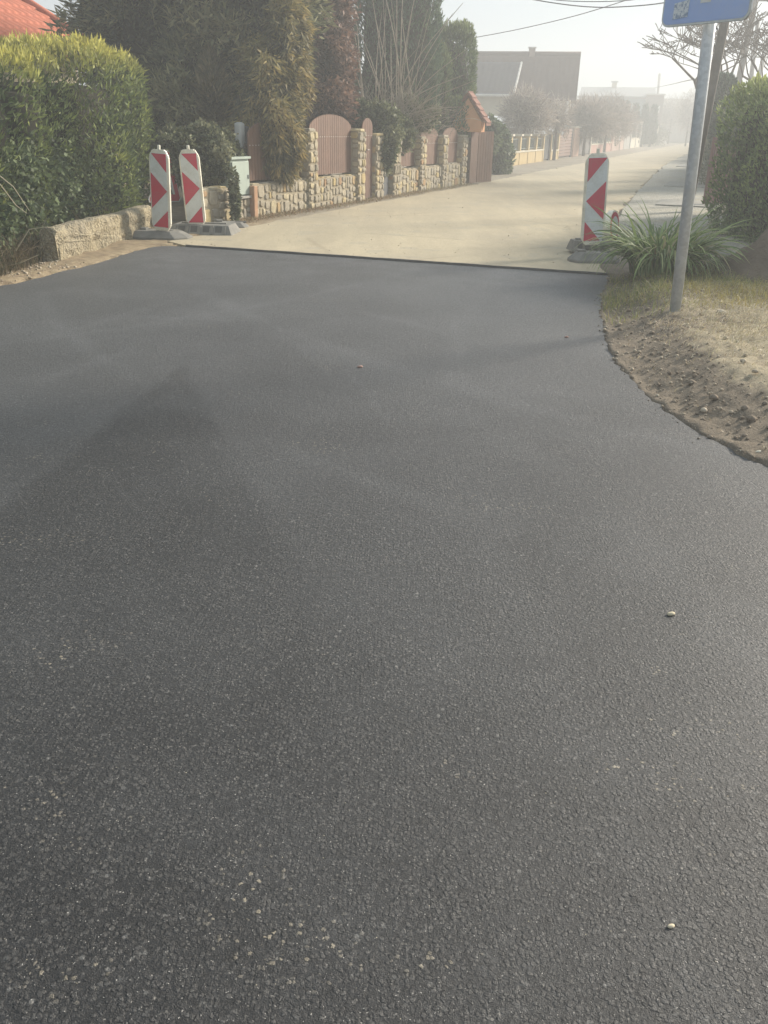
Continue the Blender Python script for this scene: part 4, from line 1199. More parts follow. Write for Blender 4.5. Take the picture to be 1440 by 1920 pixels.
o = blades('long_leaved_grass', P-np.array((c[0], c[1], 0)), dirs, r.uniform(.5, .95, n), r.uniform(.016, .033, n), col, r.uniform(1.0, 3.0, n), M_BLADE, seg=7)
o.location = (c[0], c[1], 0)
tag(o, 'big arching clump of long-leaved ornamental grass behind the sign pole', 'grass clump')
# short grass on the verge, green near the clump and straw further out
n = 42000
P = np.stack([r.uniform(1.6, 4.6, n), r.uniform(3.6, 9.55, n)], 1)
dE = dist_line(EDGE_R, P[:, 0], P[:, 1]); ins = inside(ASPH, P[:, 0], P[:, 1])
gz = SinNoise(9)(np.stack([P[:, 0], P[:, 1], 0*P[:, 0]], 1), .5)
green = (P[:, 1] > 7.1 + .3*gz) & (P[:, 1] < 9.3)
dens = np.where(green, 1.0, np.where((dE > .35) & (P[:, 1] > 6.0), .38, .06))*np.clip((gz+1.5)/2, .2, 1)
keep = (~ins) & (dE > np.where(green, .02, .10)) & (r.uniform(0, 1, n) < dens); P = P[keep]; green = green[keep]; m_ = len(P)
P3_ = np.stack([P[:, 0], P[:, 1], vz(P[:, 0], P[:, 1])-.01], 1)
cg = np.array([(.18, .21, .065), (.25, .26, .09), (.36, .31, .12)])[r.integers(0, 3, m_)]; cs = np.array([(.40, .33, .20), (.48, .41, .27), (.30, .24, .14)])[r.integers(0, 3, m_)]
yel = (P[:, 0] > 2.5) & (P[:, 1] < 8.0)
cg = np.where(yel[:, None], cg*.5+np.array((.40, .31, .10))*.5, cg)
col = np.where(green[:, None], cg, cs)*r.uniform(.75, 1.25, (m_, 1))
Lb = np.where(green, r.uniform(.05, .15, m_), r.uniform(.02, .07, m_)); bend = np.where(green, r.uniform(.6, 2.2, m_), r.uniform(1.2, 2.8, m_))
tag(blades('short_grass', P3_, hdir(m_, r), Lb, np.where(green, r.uniform(.003, .006, m_), r.uniform(.003, .006, m_)), col, bend, M_BLADE, seg=3), 'short green and straw-coloured grass on the right verge', None, None, 'stuff')
n = 26000
P = np.stack([r.uniform(1.9, 5.2, n), r.uniform(4.0, 8.3, n)], 1); dE = dist_line(EDGE_R, P[:, 0], P[:, 1]); ins = inside(ASPH, P[:, 0], P[:, 1])
k = (~ins) & (r.uniform(0, 1, n) < np.clip((dE-.35)/.5, .03, 1)*np.clip((P[:, 1]-4.6)/1.2, .12, 1)); P = P[k]; m_ = len(P)
P3_ = np.stack([P[:, 0], P[:, 1], vz(P[:, 0], P[:, 1])+.004], 1)
col = np.array([(.50, .43, .29), (.60, .53, .38), (.36, .29, .18), (.44, .40, .22)])[r.integers(0, 4, m_)]*r.uniform(.7, 1.15, (m_, 1))
tag(blades('straw_litter', P3_, hdir(m_, r, (1, -.15, 0), 1.0), r.uniform(.03, .10, m_), r.uniform(.002, .0045, m_), col, r.uniform(2.2, 3.2, m_), M_BLADE, seg=3), 'matted dead straw lying on the right verge', None, None, 'stuff')
# sparse weeds at the fence foot and by the old road
n = 5000
s_ = r.uniform(-3.6, 9, n); tt = np.abs(r.normal(size=n))*.14+.03
P = np.array(WP0)[None, :2] + s_[:, None]*np.array(WD)[None, :2] + tt[:, None]*np.array(WN)[None, :2]
P3_ = np.stack([P[:, 0], P[:, 1], np.full(n, .015)], 1)
col = np.array([(.20, .20, .09), (.30, .24, .14), (.26, .18, .11), (.34, .29, .19)])[r.integers(0, 4, n)]
tag(blades('weeds', P3_, hdir(n, r), r.uniform(.03, .11, n), r.uniform(.003, .007, n), col, r.uniform(.6, 2.4, n), M_BLADE, seg=3), 'sparse weeds and dry blades along the foot of the stone fence', None, None, 'stuff')

n = 2600
s_ = r.uniform(-3.3, 5.5, n); tt = np.abs(r.normal(size=n))*.16+.02
P = np.array(WP0)[None, :2] + s_[:, None]*np.array(WD)[None, :2] + tt[:, None]*np.array(WN)[None, :2]
A_ = unit(r.normal(size=(n, 3))*np.array((1, 1, .25))); W_ = unit(np.cross(A_, r.normal(size=(n, 3))*.3+np.array((0, 0, 1))))
col = np.array([(.26, .15, .09), (.33, .22, .13), (.20, .13, .08), (.40, .31, .19)])[r.integers(0, 4, n)]*r.uniform(.7, 1.2, (n, 1))
o = leaf_quads('leaf_litter', np.stack([P[:, 0], P[:, 1], .035+r.uniform(0, .012, n)], 1), A_, W_, r.uniform(.02, .05, n), r.uniform(.012, .03, n), col)
tag(o, 'fallen reddish-brown leaves along the foot of the stone fence', None, None, 'stuff')
# little stones, clods and litter
def pebbles(name, pts, sizes, mat, label, kind='stuff'):
    r_ = random.Random(5); shapes = []
    for q in range(8):
        bm = bmesh.new(); bmesh.ops.create_icosphere(bm, subdivisions=1, radius=1)
        for v in bm.verts: v.co = Vector((v.co.x*r_.uniform(.7, 1.2), v.co.y*r_.uniform(.6, 1.1), v.co.z*r_.uniform(.45, .8)))
        shapes.append((np.array([v.co[:] for v in bm.verts]), np.array([[v.index for v in f.verts] for f in bm.faces]))); bm.free()
    Vs, Fs, off = [], [], 0
    for (x, y, zz), s_ in zip(pts, sizes):
        V, F_ = shapes[r_.randrange(8)]; a = r_.uniform(0, 6.28); c_, s2 = math.cos(a), math.sin(a)
        W = V @ np.array([[c_, s2, 0], [-s2, c_, 0], [0, 0, 1]])*s_ + np.array((x, y, zz+s_*.25))
        Vs.append(W); Fs.append(F_+off); off += len(V)
    return tag(from_np(name, np.concatenate(Vs), np.concatenate(Fs), mat), label, None, None, kind)
n = 7000
P = np.stack([r.uniform(1.5, 4.8, n), r.uniform(3.3, 9.6, n)], 1); dE = dist_line(EDGE_R, P[:, 0], P[:, 1]); ins = inside(ASPH, P[:, 0], P[:, 1])
k = (~ins) & (r.uniform(0, 1, n) < np.clip(1.1-dE*.5, .25, 1)); P = P[k]
M_PEB = simple('pale_pebble', (.46, .40, .31), (.30, .24, .17), 4, .85, .2, .3, 60)
M_CLOD = simple('soil_clod', (.26, .215, .165), (.18, .145, .11), 9, .95, .1, .5, 60)
sz = np.random.default_rng(3).lognormal(math.log(.0048), .55, len(P))
pebbles('pebbles', np.stack([P[:, 0], P[:, 1], vz(P[:, 0], P[:, 1])], 1), sz, M_PEB, 'small pale pebbles strewn over the right verge')
n = 3800
P = np.stack([r.uniform(1.5, 4.2, n), r.uniform(3.3, 8.6, n)], 1); dE = dist_line(EDGE_R, P[:, 0], P[:, 1]); ins = inside(ASPH, P[:, 0], P[:, 1])
k = (~ins) & (dE < .55); P = P[k]
pebbles('soil_clods', np.stack([P[:, 0], P[:, 1], vz(P[:, 0], P[:, 1])-.004], 1), np.random.default_rng(4).lognormal(math.log(.007), .55, len(P)), M_CLOD, 'crumbly soil clods on the cut edge of the right verge')
n = 700
u = r.integers(0, len(eR)-60, n); P = np.array(eR)[u] + r.normal(size=(n, 2))*.05
pebbles('edge_crumbs', np.stack([P[:, 0], P[:, 1], np.full(n, .0)], 1), np.random.default_rng(6).lognormal(math.log(.0042), .4, n), simple('asphalt_crumb', (.10, .09, .075), (.2, .17, .13), 7, .8, .3), 'asphalt crumbs and grit along the right edge of the new asphalt')
n = 700
P = np.stack([r.uniform(-4.4, -3.3, n), r.uniform(7.6, 9.7, n)], 1); k = ~inside(ASPH, P[:, 0], P[:, 1]); P = P[k]
pebbles('left_pebbles', np.stack([P[:, 0], P[:, 1], vz(P[:, 0], P[:, 1])], 1), np.random.default_rng(8).lognormal(math.log(.009), .5, len(P)), M_PEB, 'pebbles and crumbs on the soil before the low concrete wall')
n = 600
s2 = 9.8 + 22*r.uniform(0, 1, n)**1.6; f2 = np.where(r.uniform(0, 1, n) < .6, r.beta(.35, .35, n), r.uniform(0, 1, n)); tR = np.interp(s2, [9, 15, 25, 45], [-1.05, -1.75, -2.25, -3.0]); tt = -6.6 + f2*(tR+6.6)
P = np.array([(RD*a_+RT*b_)[:2] for a_, b_ in zip(s2, tt)]); k = inside(OLD, P[:, 0], P[:, 1]); P = P[k]
pebbles('road_grit', np.stack([P[:, 0], P[:, 1], np.full(len(P), .020)], 1), np.random.default_rng(12).lognormal(math.log(.005), .4, len(P)), M_PEB, 'loose grit scattered over the old tan road')
# stray pieces lying on the new asphalt
for (px, py, s_, lab, colr) in [(1258, 1153, .011, 'pale tan pebble lying alone on the asphalt at the right, below the verge', (.55, .48, .34)),
        (675, 689, .014, 'reddish crumb lying on the middle of the new asphalt', (.42, .27, .22)),
        (1062, 633, .013, 'reddish leaf crumb on the asphalt near the right verge', (.38, .24, .2)),
        (1258, 1738, .006, 'cream pebble on the asphalt near the bottom right corner of the view', (.58, .50, .36)),
        (1420, 852, .022, 'pale round pebble on the soil where the verge meets the asphalt at far right', (.50, .47, .38))]:
    p = g(px, py); m = MB(); bmesh.ops.create_icosphere(m.bm, subdivisions=2, radius=1)
    for v in m.bm.verts: v.co = Vector((v.co.x*1.25+.2*math.sin(v.co.y*3), v.co.y*.85, v.co.z*.6+.1*math.sin(v.co.x*4)))*s_
    o = m.build('pebble', simple('pebble_%s' % lab.split()[1], colr, None, 40, .8, .2), None, True); o.location = (p.x, p.y, s_*.4); tag(o, lab, 'pebble', 'stray pieces on the new asphalt')

# soil heap
def heap():
    nu, nv = 90, 50; cx, cy = 4.15, 9.1
    U, V = np.meshgrid(np.linspace(-1.3, 1.6, nu), np.linspace(-1.0, 1.1, nv)); x_, y_ = U.ravel(), V.ravel()
    P = np.stack([x_, y_, 0*x_], 1)
    hh = .52*np.exp(-((x_-.10)**2/.42+(y_)**2/.30)) + .20*np.exp(-((x_+.35)**2/.22+(y_+.35)**2/.16)) + .28*np.exp(-((x_-1.0)**2/.3+(y_-.2)**2/.3))
    zz = hh*(1+.16*N1(P, .9)+.1*N2(P, 2.)) + .012*N3(P, 5)*(hh > .03) + .006*N1(P, 11)
    zz = zz + .10 - .22*np.clip(1-hh/.05, 0, 1)
    idx = np.arange(nu*nv).reshape(nv, nu); F_ = np.stack([idx[:-1, :-1].ravel(), idx[:-1, 1:].ravel(), idx[1:, 1:].ravel(), idx[1:, :-1].ravel()], 1)
    o = from_np('soil_heap', np.stack([x_, y_, zz], 1), F_, simple('heap_soil', (.17, .135, .10), (.10, .08, .06), 3, .95, .1, .8, 30, .03), smooth=True)
    o.location = (cx, cy, 0); tag(o, 'heap of brown dug soil at the right behind the sign pole', 'soil heap')
heap()
n = 2500
a = r.uniform(0, 1, n)
P = np.stack([r.uniform(3.2, 5.2, n), r.uniform(8.2, 9.9, n)], 1); hp = .40*np.exp(-((P[:, 0]-4.4)**2/.42+(P[:, 1]-9.1)**2/.30))
pebbles('heap_clods', np.stack([P[:, 0], P[:, 1], .09+hp], 1), np.random.default_rng(44).lognormal(math.log(.014), .5, n), M_CLOD, 'loose clods scattered over the soil heap at the right')

# ------------------------------------------------------------------ right hedges, gate, poles, trees
hr = [HB(5.95, 12.9, 1.02, 1.05, 1.5, 1.14), HB(6.15, 11.2, 1.0, 1.15, 1.4, 1.12), HB(7.9, 11.0, .95, 1.6, 1.5, 1.12), HB(6.9, 14.4, 1.02, 1.1, 1.4, 1.12), HB(7.6, 16.2, 1.02, 1.1, 1.4, 1.14)]
t = make_tree('hedge', 'tall pale green conifer hedge at the right edge beside the ornamental grass', 'hedge', (6.5, 12.5, 0), 1.4, .07,
    [dict(blobs=hr, n=95000, L=.08, B=.03, pal=[(.045, .07, .032), (.085, .12, .045), (.13, .165, .06)], seed=81, up=.8, out=.5, rand=.5, depth=.08, clump=.07, cf=1.4, sup=.5, tips=(.22, .235, .08))])
m = MB()  # solid dark filler boxes added so the hedge is not see-through
for (cx, cy, cz, rx, ry, rz) in hr: m.box((cx-6.5, cy-12.5, cz-.05), (rx*1.5, ry*1.5, rz*1.5), bevel=.2)
m.build('inner_core', M_INNER, t)
hf = []
for k in range(5):
    q = st(28+k*3.2, .25); hf.append(HB(q.x, q.y, 1.05, 1.1, 1.8, 1.10))
make_tree('hedge', 'lower dark clipped hedge further up the right pavement beyond the pink gate', 'hedge', (hf[2][0], hf[2][1], 0), 1.2, .06,
    [dict(blobs=hf, n=26000, L=.10, B=.04, pal=[(.045, .055, .03), (.075, .085, .045), (.11, .115, .06)], seed=82, up=.6, rand=.6, depth=.08, clump=.06, cf=1.4, sup=.65, tips=(.16, .16, .08))], inner_k=.75)
hf = []
for k in range(7):
    q = st(52+k*8, .6); hf.append(HB(q.x, q.y, 1.2, 1.3, 4.4, 1.25))
make_tree('hedge', 'distant dark hedge lining the far right side of the street', 'hedge', (hf[3][0], hf[3][1], 0), 1.2, .06,
    [dict(blobs=hf, n=12000, L=.22, B=.10, pal=[(.05, .055, .035), (.08, .085, .05), (.12, .10, .07)], seed=83, up=.6, rand=.6, depth=.1, clump=.12, cf=.7, sup=.7)], inner_k=.8)
M_PINK = simple('pink_painted_metal', (.42, .26, .24), (.36, .22, .20), 5, .6, .3)
def pink_gate():
    a = g(1320, 388)
    t = empty('pink_gate', (a.x, a.y, 0), 'pinkish metal yard gate leaf standing beside the right hedge', 'gate', None, R_(28))
    MB().box((.30, 0, .62), (.52, .03, 1.12)).build('sheet', M_PINK, t)
    for k in range(4): MB().box((.09+k*.13, -.03, .62), (.03, .03, 1.10)).build('rib', M_PINK, t)
    for x_ in (0, .6): MB().box((x_, 0, .68), (.07, .07, 1.36), bevel=.006).build('post', simple('dark_red_post', (.20, .11, .10), None, 5, .6), t)
    MB().box((.3, 0, 1.22), (.6, .05, .04)).build('rail', M_CABD, t)
pink_gate()
def pole_wood(px0, py0, Y0, px1, py1, r0, label, arms=(), top=None, trans=False, extra=False):
    v = at(px0, py0, Y0); b = Vector((v.x, v.y, 0)); e = at(px1, py1, Y0*1.0)
    t = empty('utility_pole', b, label, 'utility pole', 'utility poles on the right side of the street')
    d = (e - v); sl = Vector((d.x/d.z, 0, 1)); zt = top
    MB().tube([(-sl.x*v.z, 0, -.1), (sl.x*(zt-v.z), 0, zt)], [r0, r0*.72], 10).build('pole', M_POLE, t, smooth=True)
    for za, w in arms:
        xx = sl.x*(za-v.z)
        MB().box((xx, 0, za), (w, .08, .08)).build('crossarm', M_POLE, t)
        for k in (-1, 0, 1): MB().tube([(xx+k*w*.42, 0, za+.04), (xx+k*w*.42, 0, za+.13), (xx+k*w*.42, 0, za+.22)], [.02, .05, .03], 6).build('insulator', M_WHT, t)
    if extra:
        for k in range(5):
            za = 2.05+k*.27; xx = sl.x*(za-v.z)
            MB().tube([(xx-r0, 0, za), (xx-r0-.13, -.02, za+.03)], .014, 5).tube([(xx-r0-.13, -.02, za), (xx-r0-.13, -.02, za+.08)], .03, 6).build('insulator', M_CABD, t)
    return t
M_POLE = simple('weathered_pole', (.20, .18, .16), (.14, .125, .11), 6, .85, .2, .4, 30)
pole_wood(1331, 180, 17.5, 1358, 45, .095, 'near utility pole standing just right of the blue sign pole', top=6.5, extra=True)
pole_wood(1377, 190, 38, 1397, 95, .14, 'second utility pole behind the bare trees, with a short crossarm', arms=((6.1, 1.0),), top=7.6)
pole_wood(1404, 185, 48, 1411, 125, .13, 'slim utility pole between two leaning ones in the bare trees', arms=(), top=6.4)
pole_wood(1412, 190, 58, 1424, 140, .17, 'farthest utility pole at the right, half lost in the bare trees', arms=((5.6, 1.1),), top=6.6)
pole_wood(1232, 190, 125, 1235, 158, .20, 'distant pole standing past the pale blue building', arms=(), top=8.3)

def bare_tree(base, h, seed, label, name='bare_tree', spread=.8, mat=None, lean=0, r0=.12, depth=5, fruit=True, cat='tree', cols=None, start=.3):
    r_ = random.Random(seed); t = empty(name, base, label, cat)
    tr = MB(); br = MB(); tips = []
    def grow(p, d, L, R0, dep, m):
        n_ = 3; pts = [p]; rad = [R0]
        for k in range(n_):
            d = (d + Vector((r_.gauss(0, .14), r_.gauss(0, .14), r_.gauss(.03, .08)))).normalized()
            pts.append(pts[-1]+d*L/n_); rad.append(max(R0*(1-.3*(k+1)/n_), .012))
        m.tube(pts, rad, 5 if dep > 2 else 3, cap=False)
        if dep == 0: tips.append(pts[-1]); return
        for k in range(r_.choice((2, 3, 3))):
            a = r_.uniform(0, 2*PI); side = Vector((math.cos(a), math.sin(a)*.8, r_.uniform(-.1, .35)))
            q = pts[-1] if k else pts[-2]
            grow(q, (d*r_.uniform(.55, 1.0) + side*spread).normalized(), L*r_.uniform(.6, .82), rad[-1]*r_.uniform(.65, .85), dep-1, br)
    tr.tube([(0, 0, -.1), (lean*.3, 0, h*start)], [r0, r0*.8], 7, cap=False)
    for k in range(4):
        a = k*1.7+r_.random(); grow(Vector((lean*.3, 0, h*start)), Vector((math.cos(a)*.7+lean*.4, math.sin(a)*.5, 1.0)).normalized(), h*.27, r0*.55, depth-1, br)
    tr.build('trunk', mat or M_BARK, t); br.build('crown', mat or M_TWIGD, t)
    if fruit:
        m = MB()
        for q in tips[::23]:
            for k in range(3): m.box((q.x+r_.gauss(0, .05), q.y, q.z-.10), (.018, .012, .13), ry=r_.uniform(-.4, .4))
        tag(m.build('seed_pods', M_TWIGD, t), kind='stuff')
    return t
v = at(1372, 200, 30); bare_tree((v.x-.3, v.y, 0), 5.4, 5, 'bare tree with wide thin branches behind the blue sign pole', r0=.13, spread=.95, depth=6, lean=-.5, start=.32)
v = at(1435, 200, 27); bare_tree((v.x+.4, v.y, 0), 5.8, 8, 'bare branching tree with hanging seed pods at the right edge above the hedge', r0=.14, spread=.85, depth=6, start=.25)
v = at(1352, 200, 25.5); b_ = [pxb(1353, 190, 25.5, 44, .5, 80), pxb(1352, 230, 25.5, 54, .55, 60)]
make_tree('small_conifer', 'small dark rounded conifer between the near utility pole and the right hedge', 'tree', (v.x, v.y, 0), 1.7, .06,
    [dict(blobs=b_, n=9000, L=.10, B=.035, pal=BLUEG, seed=91, up=.8, rand=.35, depth=.1, clump=.08, cf=2)], inner_k=.75)
b_ = [pxb(1428, 165, 22, 30, .3, 20), pxb(1415, 182, 22, 50, .4, 26), pxb(1435, 200, 22, 60, .45, 40)]
make_tree('young_pine', 'light green young pine tip showing above the right hedge', 'tree', (b_[0][0], b_[0][1], 0), 2.2, .05,
    [dict(blobs=b_, n=3500, L=.10, B=.02, pal=GREEN_Y, seed=92, up=.5, rand=.7, depth=.3, clump=.3, cf=2)])
# pale wall fragment behind the low right hedge
p0 = st(47, 1.2); o = MB().box((0, 0, .95), (.3, 9, 1.9)).build('yard_wall', simple('pale_render', (.42, .40, .36), None, 3, .9, .2)); o.location = p0; o.rotation_euler = (0, 0, -R_(20.3)); tag(o, 'pale rendered yard wall glimpsed behind the right hedge', 'wall')

# ------------------------------------------------------------------ houses
M_CREAM = simple('cream_render', (.52, .46, .33), (.44, .39, .28), 2, .9, .2, .15, 60)
M_EAVE = simple('white_fascia', (.62, .60, .55), None, 3, .7, .3)
def tile_mat(name, a, b_):
    return simple(name, a, b_, 3.0, .75, .3, .25, 40)
def tiled_slope(name, parent, ridge0, ridge1, eave1, eave0, mat, course=.33, tilew=.25, label=None, stuff=True, amp=.03):
    """stepped wavy tile covering over a quad (ridge0-ridge1 top edge, eave0-eave1 bottom edge); all corners world/local vectors"""
    r0, r1, e1, e0 = map(Vector, (ridge0, ridge1, eave1, eave0))
    H_ = ((r0+r1)/2-(e0+e1)/2).length; L = max((r1-r0).length, (e1-e0).length); nc = max(2, int(H_/course)); nt = max(2, int(L/tilew)); k = 4
    nrm = (e1-e0).cross(r0-e0).normalized()
    if nrm.z < 0: nrm = -nrm
    V = []; F_ = []; W = nt*k+1
    for c_ in range(nc):
        for row in (0, 1):
            u = (c_+row)/nc; a = e0.lerp(r0, u); b = e1.lerp(r1, u)
            for i in range(W):
                f = i/(W-1); ph = 2*PI*i/k
                V.append(a.lerp(b, f) + nrm*(amp*(.55*math.sin(ph)+.5) + (.045 if row == 0 else .0)))
    for c_ in range(nc):
        o_ = c_*2*W
        for i in range(W-1):
            F_.append((o_+i, o_+i+1, o_+W+i+1, o_+W+i))
            if c_ < nc-1: F_.append((o_+W+i, o_+W+i+1, o_+2*W+i+1, o_+2*W+i))
    o = from_np(name, [tuple(v) for v in V], F_, mat, parent)
    o['kind'] = 'stuff'
    return o
# red roofed house at the far left
def red_house():
    e0 = at(-60, 74, 18.5); ez = e0.z; E0 = Vector((e0.x, e0.y, ez))
    n_v = Vector((RD.y, -RD.x, 0)); sl = math.tan(R_(33))
    # roof plane through eave line parallel to the street, rising away from the street
    Pn = Vector((sl*RT.x*1.0, sl*RT.y*1.0, 1.0)).normalized()      # normal leans to the street
    def onroof(px, py): return on_plane(px, py, E0, Pn)
    far = on_plane(186, 100, E0, RT); send = (far-E0).dot(RD)
    E1 = E0 + RD*(send+.3); E00 = E0 - RD*7
    h1 = onroof(183, 26); h2 = onroof(108, -2)
    hd = (h2-h1)
    top = h1 + hd*3.0
    t = empty('red_roofed_house', (E0.x, E0.y, 0), 'house with bright terracotta tiled roof behind the left hedge', 'house')
    L_ = lambda v: Vector(v)-Vector((E0.x, E0.y, 0))
    M_T = tile_mat('terracotta_tile', (.50, .155, .085), (.40, .12, .07))
    R1 = h1; R0_top = top - RD*0
    # lower part up to the hip line, upper part continuing to the ridge
    rz_ = top.z; up_dir = (-RT + Vector((0, 0, sl)))
    topL = E00 + up_dir*((rz_-ez)/sl)
    tiled_slope('roof_tiles', t, L_(topL), L_(top), L_(E1 + (h1-E1)*0), L_(E00), M_T, .30, .22, amp=.035)
    m = MB(); a, b = L_(E1), L_(top); m.tube([a+Vector((0, 0, .05)), b+Vector((0, 0, .05))], .10, 8); m.build('hip_ridge', M_T, t, True)
    wz = ez-.05
    W0 = L_(E00)-RT*.5; W1 = L_(E1)-RT*.5-RD*.5
    m = MB(); d = (W1-W0); mid = (W0+W1)/2
    m.box((mid.x-RT.x*4, mid.y-RT.y*4, wz/2), (d.length, 8.0, wz), rz=math.atan2(RD.y, RD.x)); m.build('wall', M_CREAM, t)
    m = MB(); q = L_(E1); m.face([q, L_(top), L_(E1)-RT*9]); m.build('hip_end', M_T, t)
    m = MB(); m.tube([L_(E00)+RT*.06, L_(E1)+RT*.06], .06, 8); m.build('gutter', M_CABD, t)
red_house()
# brown roofed house in the middle distance
def brown_house():
    B = at(1089, 104, 58); zr = B.z
    vw = Vector((B.x, B.y, 0)).normalized(); d = Vector((vw.y, -vw.x, 0)); n = -vw      # gable end seen exactly edge-on
    A = on_plane(872, 108, B, n); A.z = zr; L = (B-A).length
    t = empty('brown_roofed_house', (A.x, A.y, 0), 'large house with steep brown tiled roof and darker left wing above the yellow wall', 'house')
    O = Vector((A.x, A.y, 0)); L_ = lambda v: Vector(v)-O
    M_T = tile_mat('brown_tile', (.135, .085, .07), (.11, .07, .06)); M_D = tile_mat('slate_tile', (.085, .08, .09), (.07, .066, .075))
    run = 3.3; ze = at(1082, 190, 55).z
    B2 = B
    e1 = on_plane(1079, 196, A, n) if False else Vector((B.x, B.y, 0)) + n*run - d*.1
    r0, r1 = A - d*1.0, B2
    E1 = Vector((r1.x, r1.y, 0)) + n*run; E1.z = ze; E0 = Vector((r0.x, r0.y, 0)) + n*run; E0.z = ze
    tiled_slope('roof_tiles', t, L_(r0), L_(r1), L_(E1), L_(E0), M_T, .34, .30)
    E1b = Vector((r1.x, r1.y, 0)) - n*run; E1b.z = ze; E0b = Vector((r0.x, r0.y, 0)) - n*run; E0b.z = ze
    m = MB(); m.face([L_(r0), L_(r1), L_(E1b), L_(E0b)]); m.build('rear_slope', M_T, t)
    m = MB(); m.tube([L_(r0)+Vector((0, 0, .08)), L_(r1)+Vector((0, 0, .08))], .13, 8); m.build('ridge', M_T, t, True)
    w = MB(); a = L_(r0)+d*.3; b = L_(r1)-d*.35; mid = (a+b)/2; mid.z = 0
    w.box((mid.x, mid.y, ze/2), ((b-a).length, run*2-.9, ze), rz=math.atan2(d.y, d.x)); w.build('wall', M_CREAM, t)
    gb = MB(); bb = L_(r1)-d*.36; bb.z = zr-.15
    q1 = bb + n*(run-.5); q1.z = ze; q2 = bb - n*(run-.5); q2.z = ze; gb.face([bb, q1, q2]); gb.build('gable', M_CREAM, t)
    # left wing coming towards the viewer
    kx = (on_plane(974, 150, A + n*1.6, n)-A).dot(d)
    wz = zr-.45; wr0 = A - d*1.2 + n*.9; wr0.z = wz; wr1 = A + d*(kx) + n*.9; wr1.z = wz
    wE0 = A - d*1.2 + n*(run+1.2); wE0.z = 3.15; wE1 = A + d*(kx-.1) + n*(run+1.2); wE1.z = 3.15
    tiled_slope('wing_roof_tiles', t, L_(wr0), L_(wr1), L_(wE1), L_(wE0), M_D, .34, .30)
    m = MB(); m.face([L_(wr1)-Vector((0, 0, .12)), L_(wE1)-Vector((0, 0, .06)), L_(wE1) - n*(run+.2)]); 
    m.build('wing_gable', simple('orange_render', (.52, .27, .14), (.45, .23, .12), 3, .85, .2), t)
    m = MB(); m.tube([L_(wr1), L_(wE1)], .07, 6); m.build('verge_board', M_EAVE, t)
    m = MB(); m.tube([L_(wE0)+n*.05, L_(wE1)+n*.05], .07, 6); m.build('gutter', M_EAVE, t)
    m = MB(); mm = (L_(wE0)+L_(wE1))/2 - n*2.0; m.box((mm.x, mm.y, 1.55), ((wE1-wE0).length-.5, 3.3, 3.1), rz=math.atan2(d.y, d.x)); m.build('wing_wall', M_CREAM, t)
    # windows of the wing and main wall
    M_GL = simple('dark_glass', (.05, .055, .06), None, 3, .15, .5)
    for (u, zz, off) in ((1.0, 1.9, run+1.2-.33), (kx+1.6, 1.7, run-.43)):
        p = A + d*u + n*off; p = L_(p); p.z = zz
        f = MB().box((p.x, p.y, p.z), (1.3, .08, 1.2), rz=math.atan2(d.y, d.x)).build('window', M_EAVE, t)
        q = p + n*.03; MB().box((q.x, q.y, q.z), (1.1, .04, 1.0), rz=math.atan2(d.y, d.x)).build('pane', M_GL, f)
    # chimney
    c_ = on_plane(997, 105, A, n); c_ = L_(c_)
    ch = MB().box((c_.x, c_.y, zr), (.34, .34, .75)).build('chimney', simple('pinkish_brick', (.33, .25, .22), None, 4, .9), t)
    MB().box((c_.x, c_.y, zr+.40), (.46, .42, .07)).build('cap', M_EAVE, ch)
    # downpipe / white post at the right corner
    q = L_(E1) - d*.5; MB().tube([(q.x, q.y, 0), (q.x, q.y, ze)], .11, 8).build('downpipe', M_EAVE, t)
brown_house()
def shed():
    A = g(968, 246, 1.5); A = at(972, 247, 47); B = at(1058, 244, 50)
    t = empty('white_roofed_shed', (A.x, A.y, 0), 'low shed with pale flat metal roof behind the bare bushes and yellow wall', 'shed')
    d = (B-A); d.z = 0; L = d.length; d.normalize(); n = Vector((d.y, -d.x, 0)); rz = math.atan2(d.y, d.x)
    m = MB().box((d.x*L/2-n.x*1.6, d.y*L/2-n.y*1.6, A.z/2), (L-.3, 3.0, A.z), rz=rz); m.build('wall', simple('brown_boards', (.14, .11, .09), None, 4, .85), t)
    q = MB(); z0, z1 = A.z+.03, A.z+.75; a = Vector((0, 0, z0)); b = d*L+Vector((0, 0, z0)); c_ = b-n*3.3; c_.z = z1; e = a-n*3.3; e.z = z1
    q.face([a, b, c_, e]); q.face([a-Vector((0, 0, .12)), b-Vector((0, 0, .12)), b, a]); q.build('roof', simple('pale_metal_sheet', (.55, .58, .60), None, 3, .45, .4), t)
shed()
M_BLUEW = simple('pale_blue_render', (.24, .36, .39), (.20, .31, .34), 2, .9, .2)
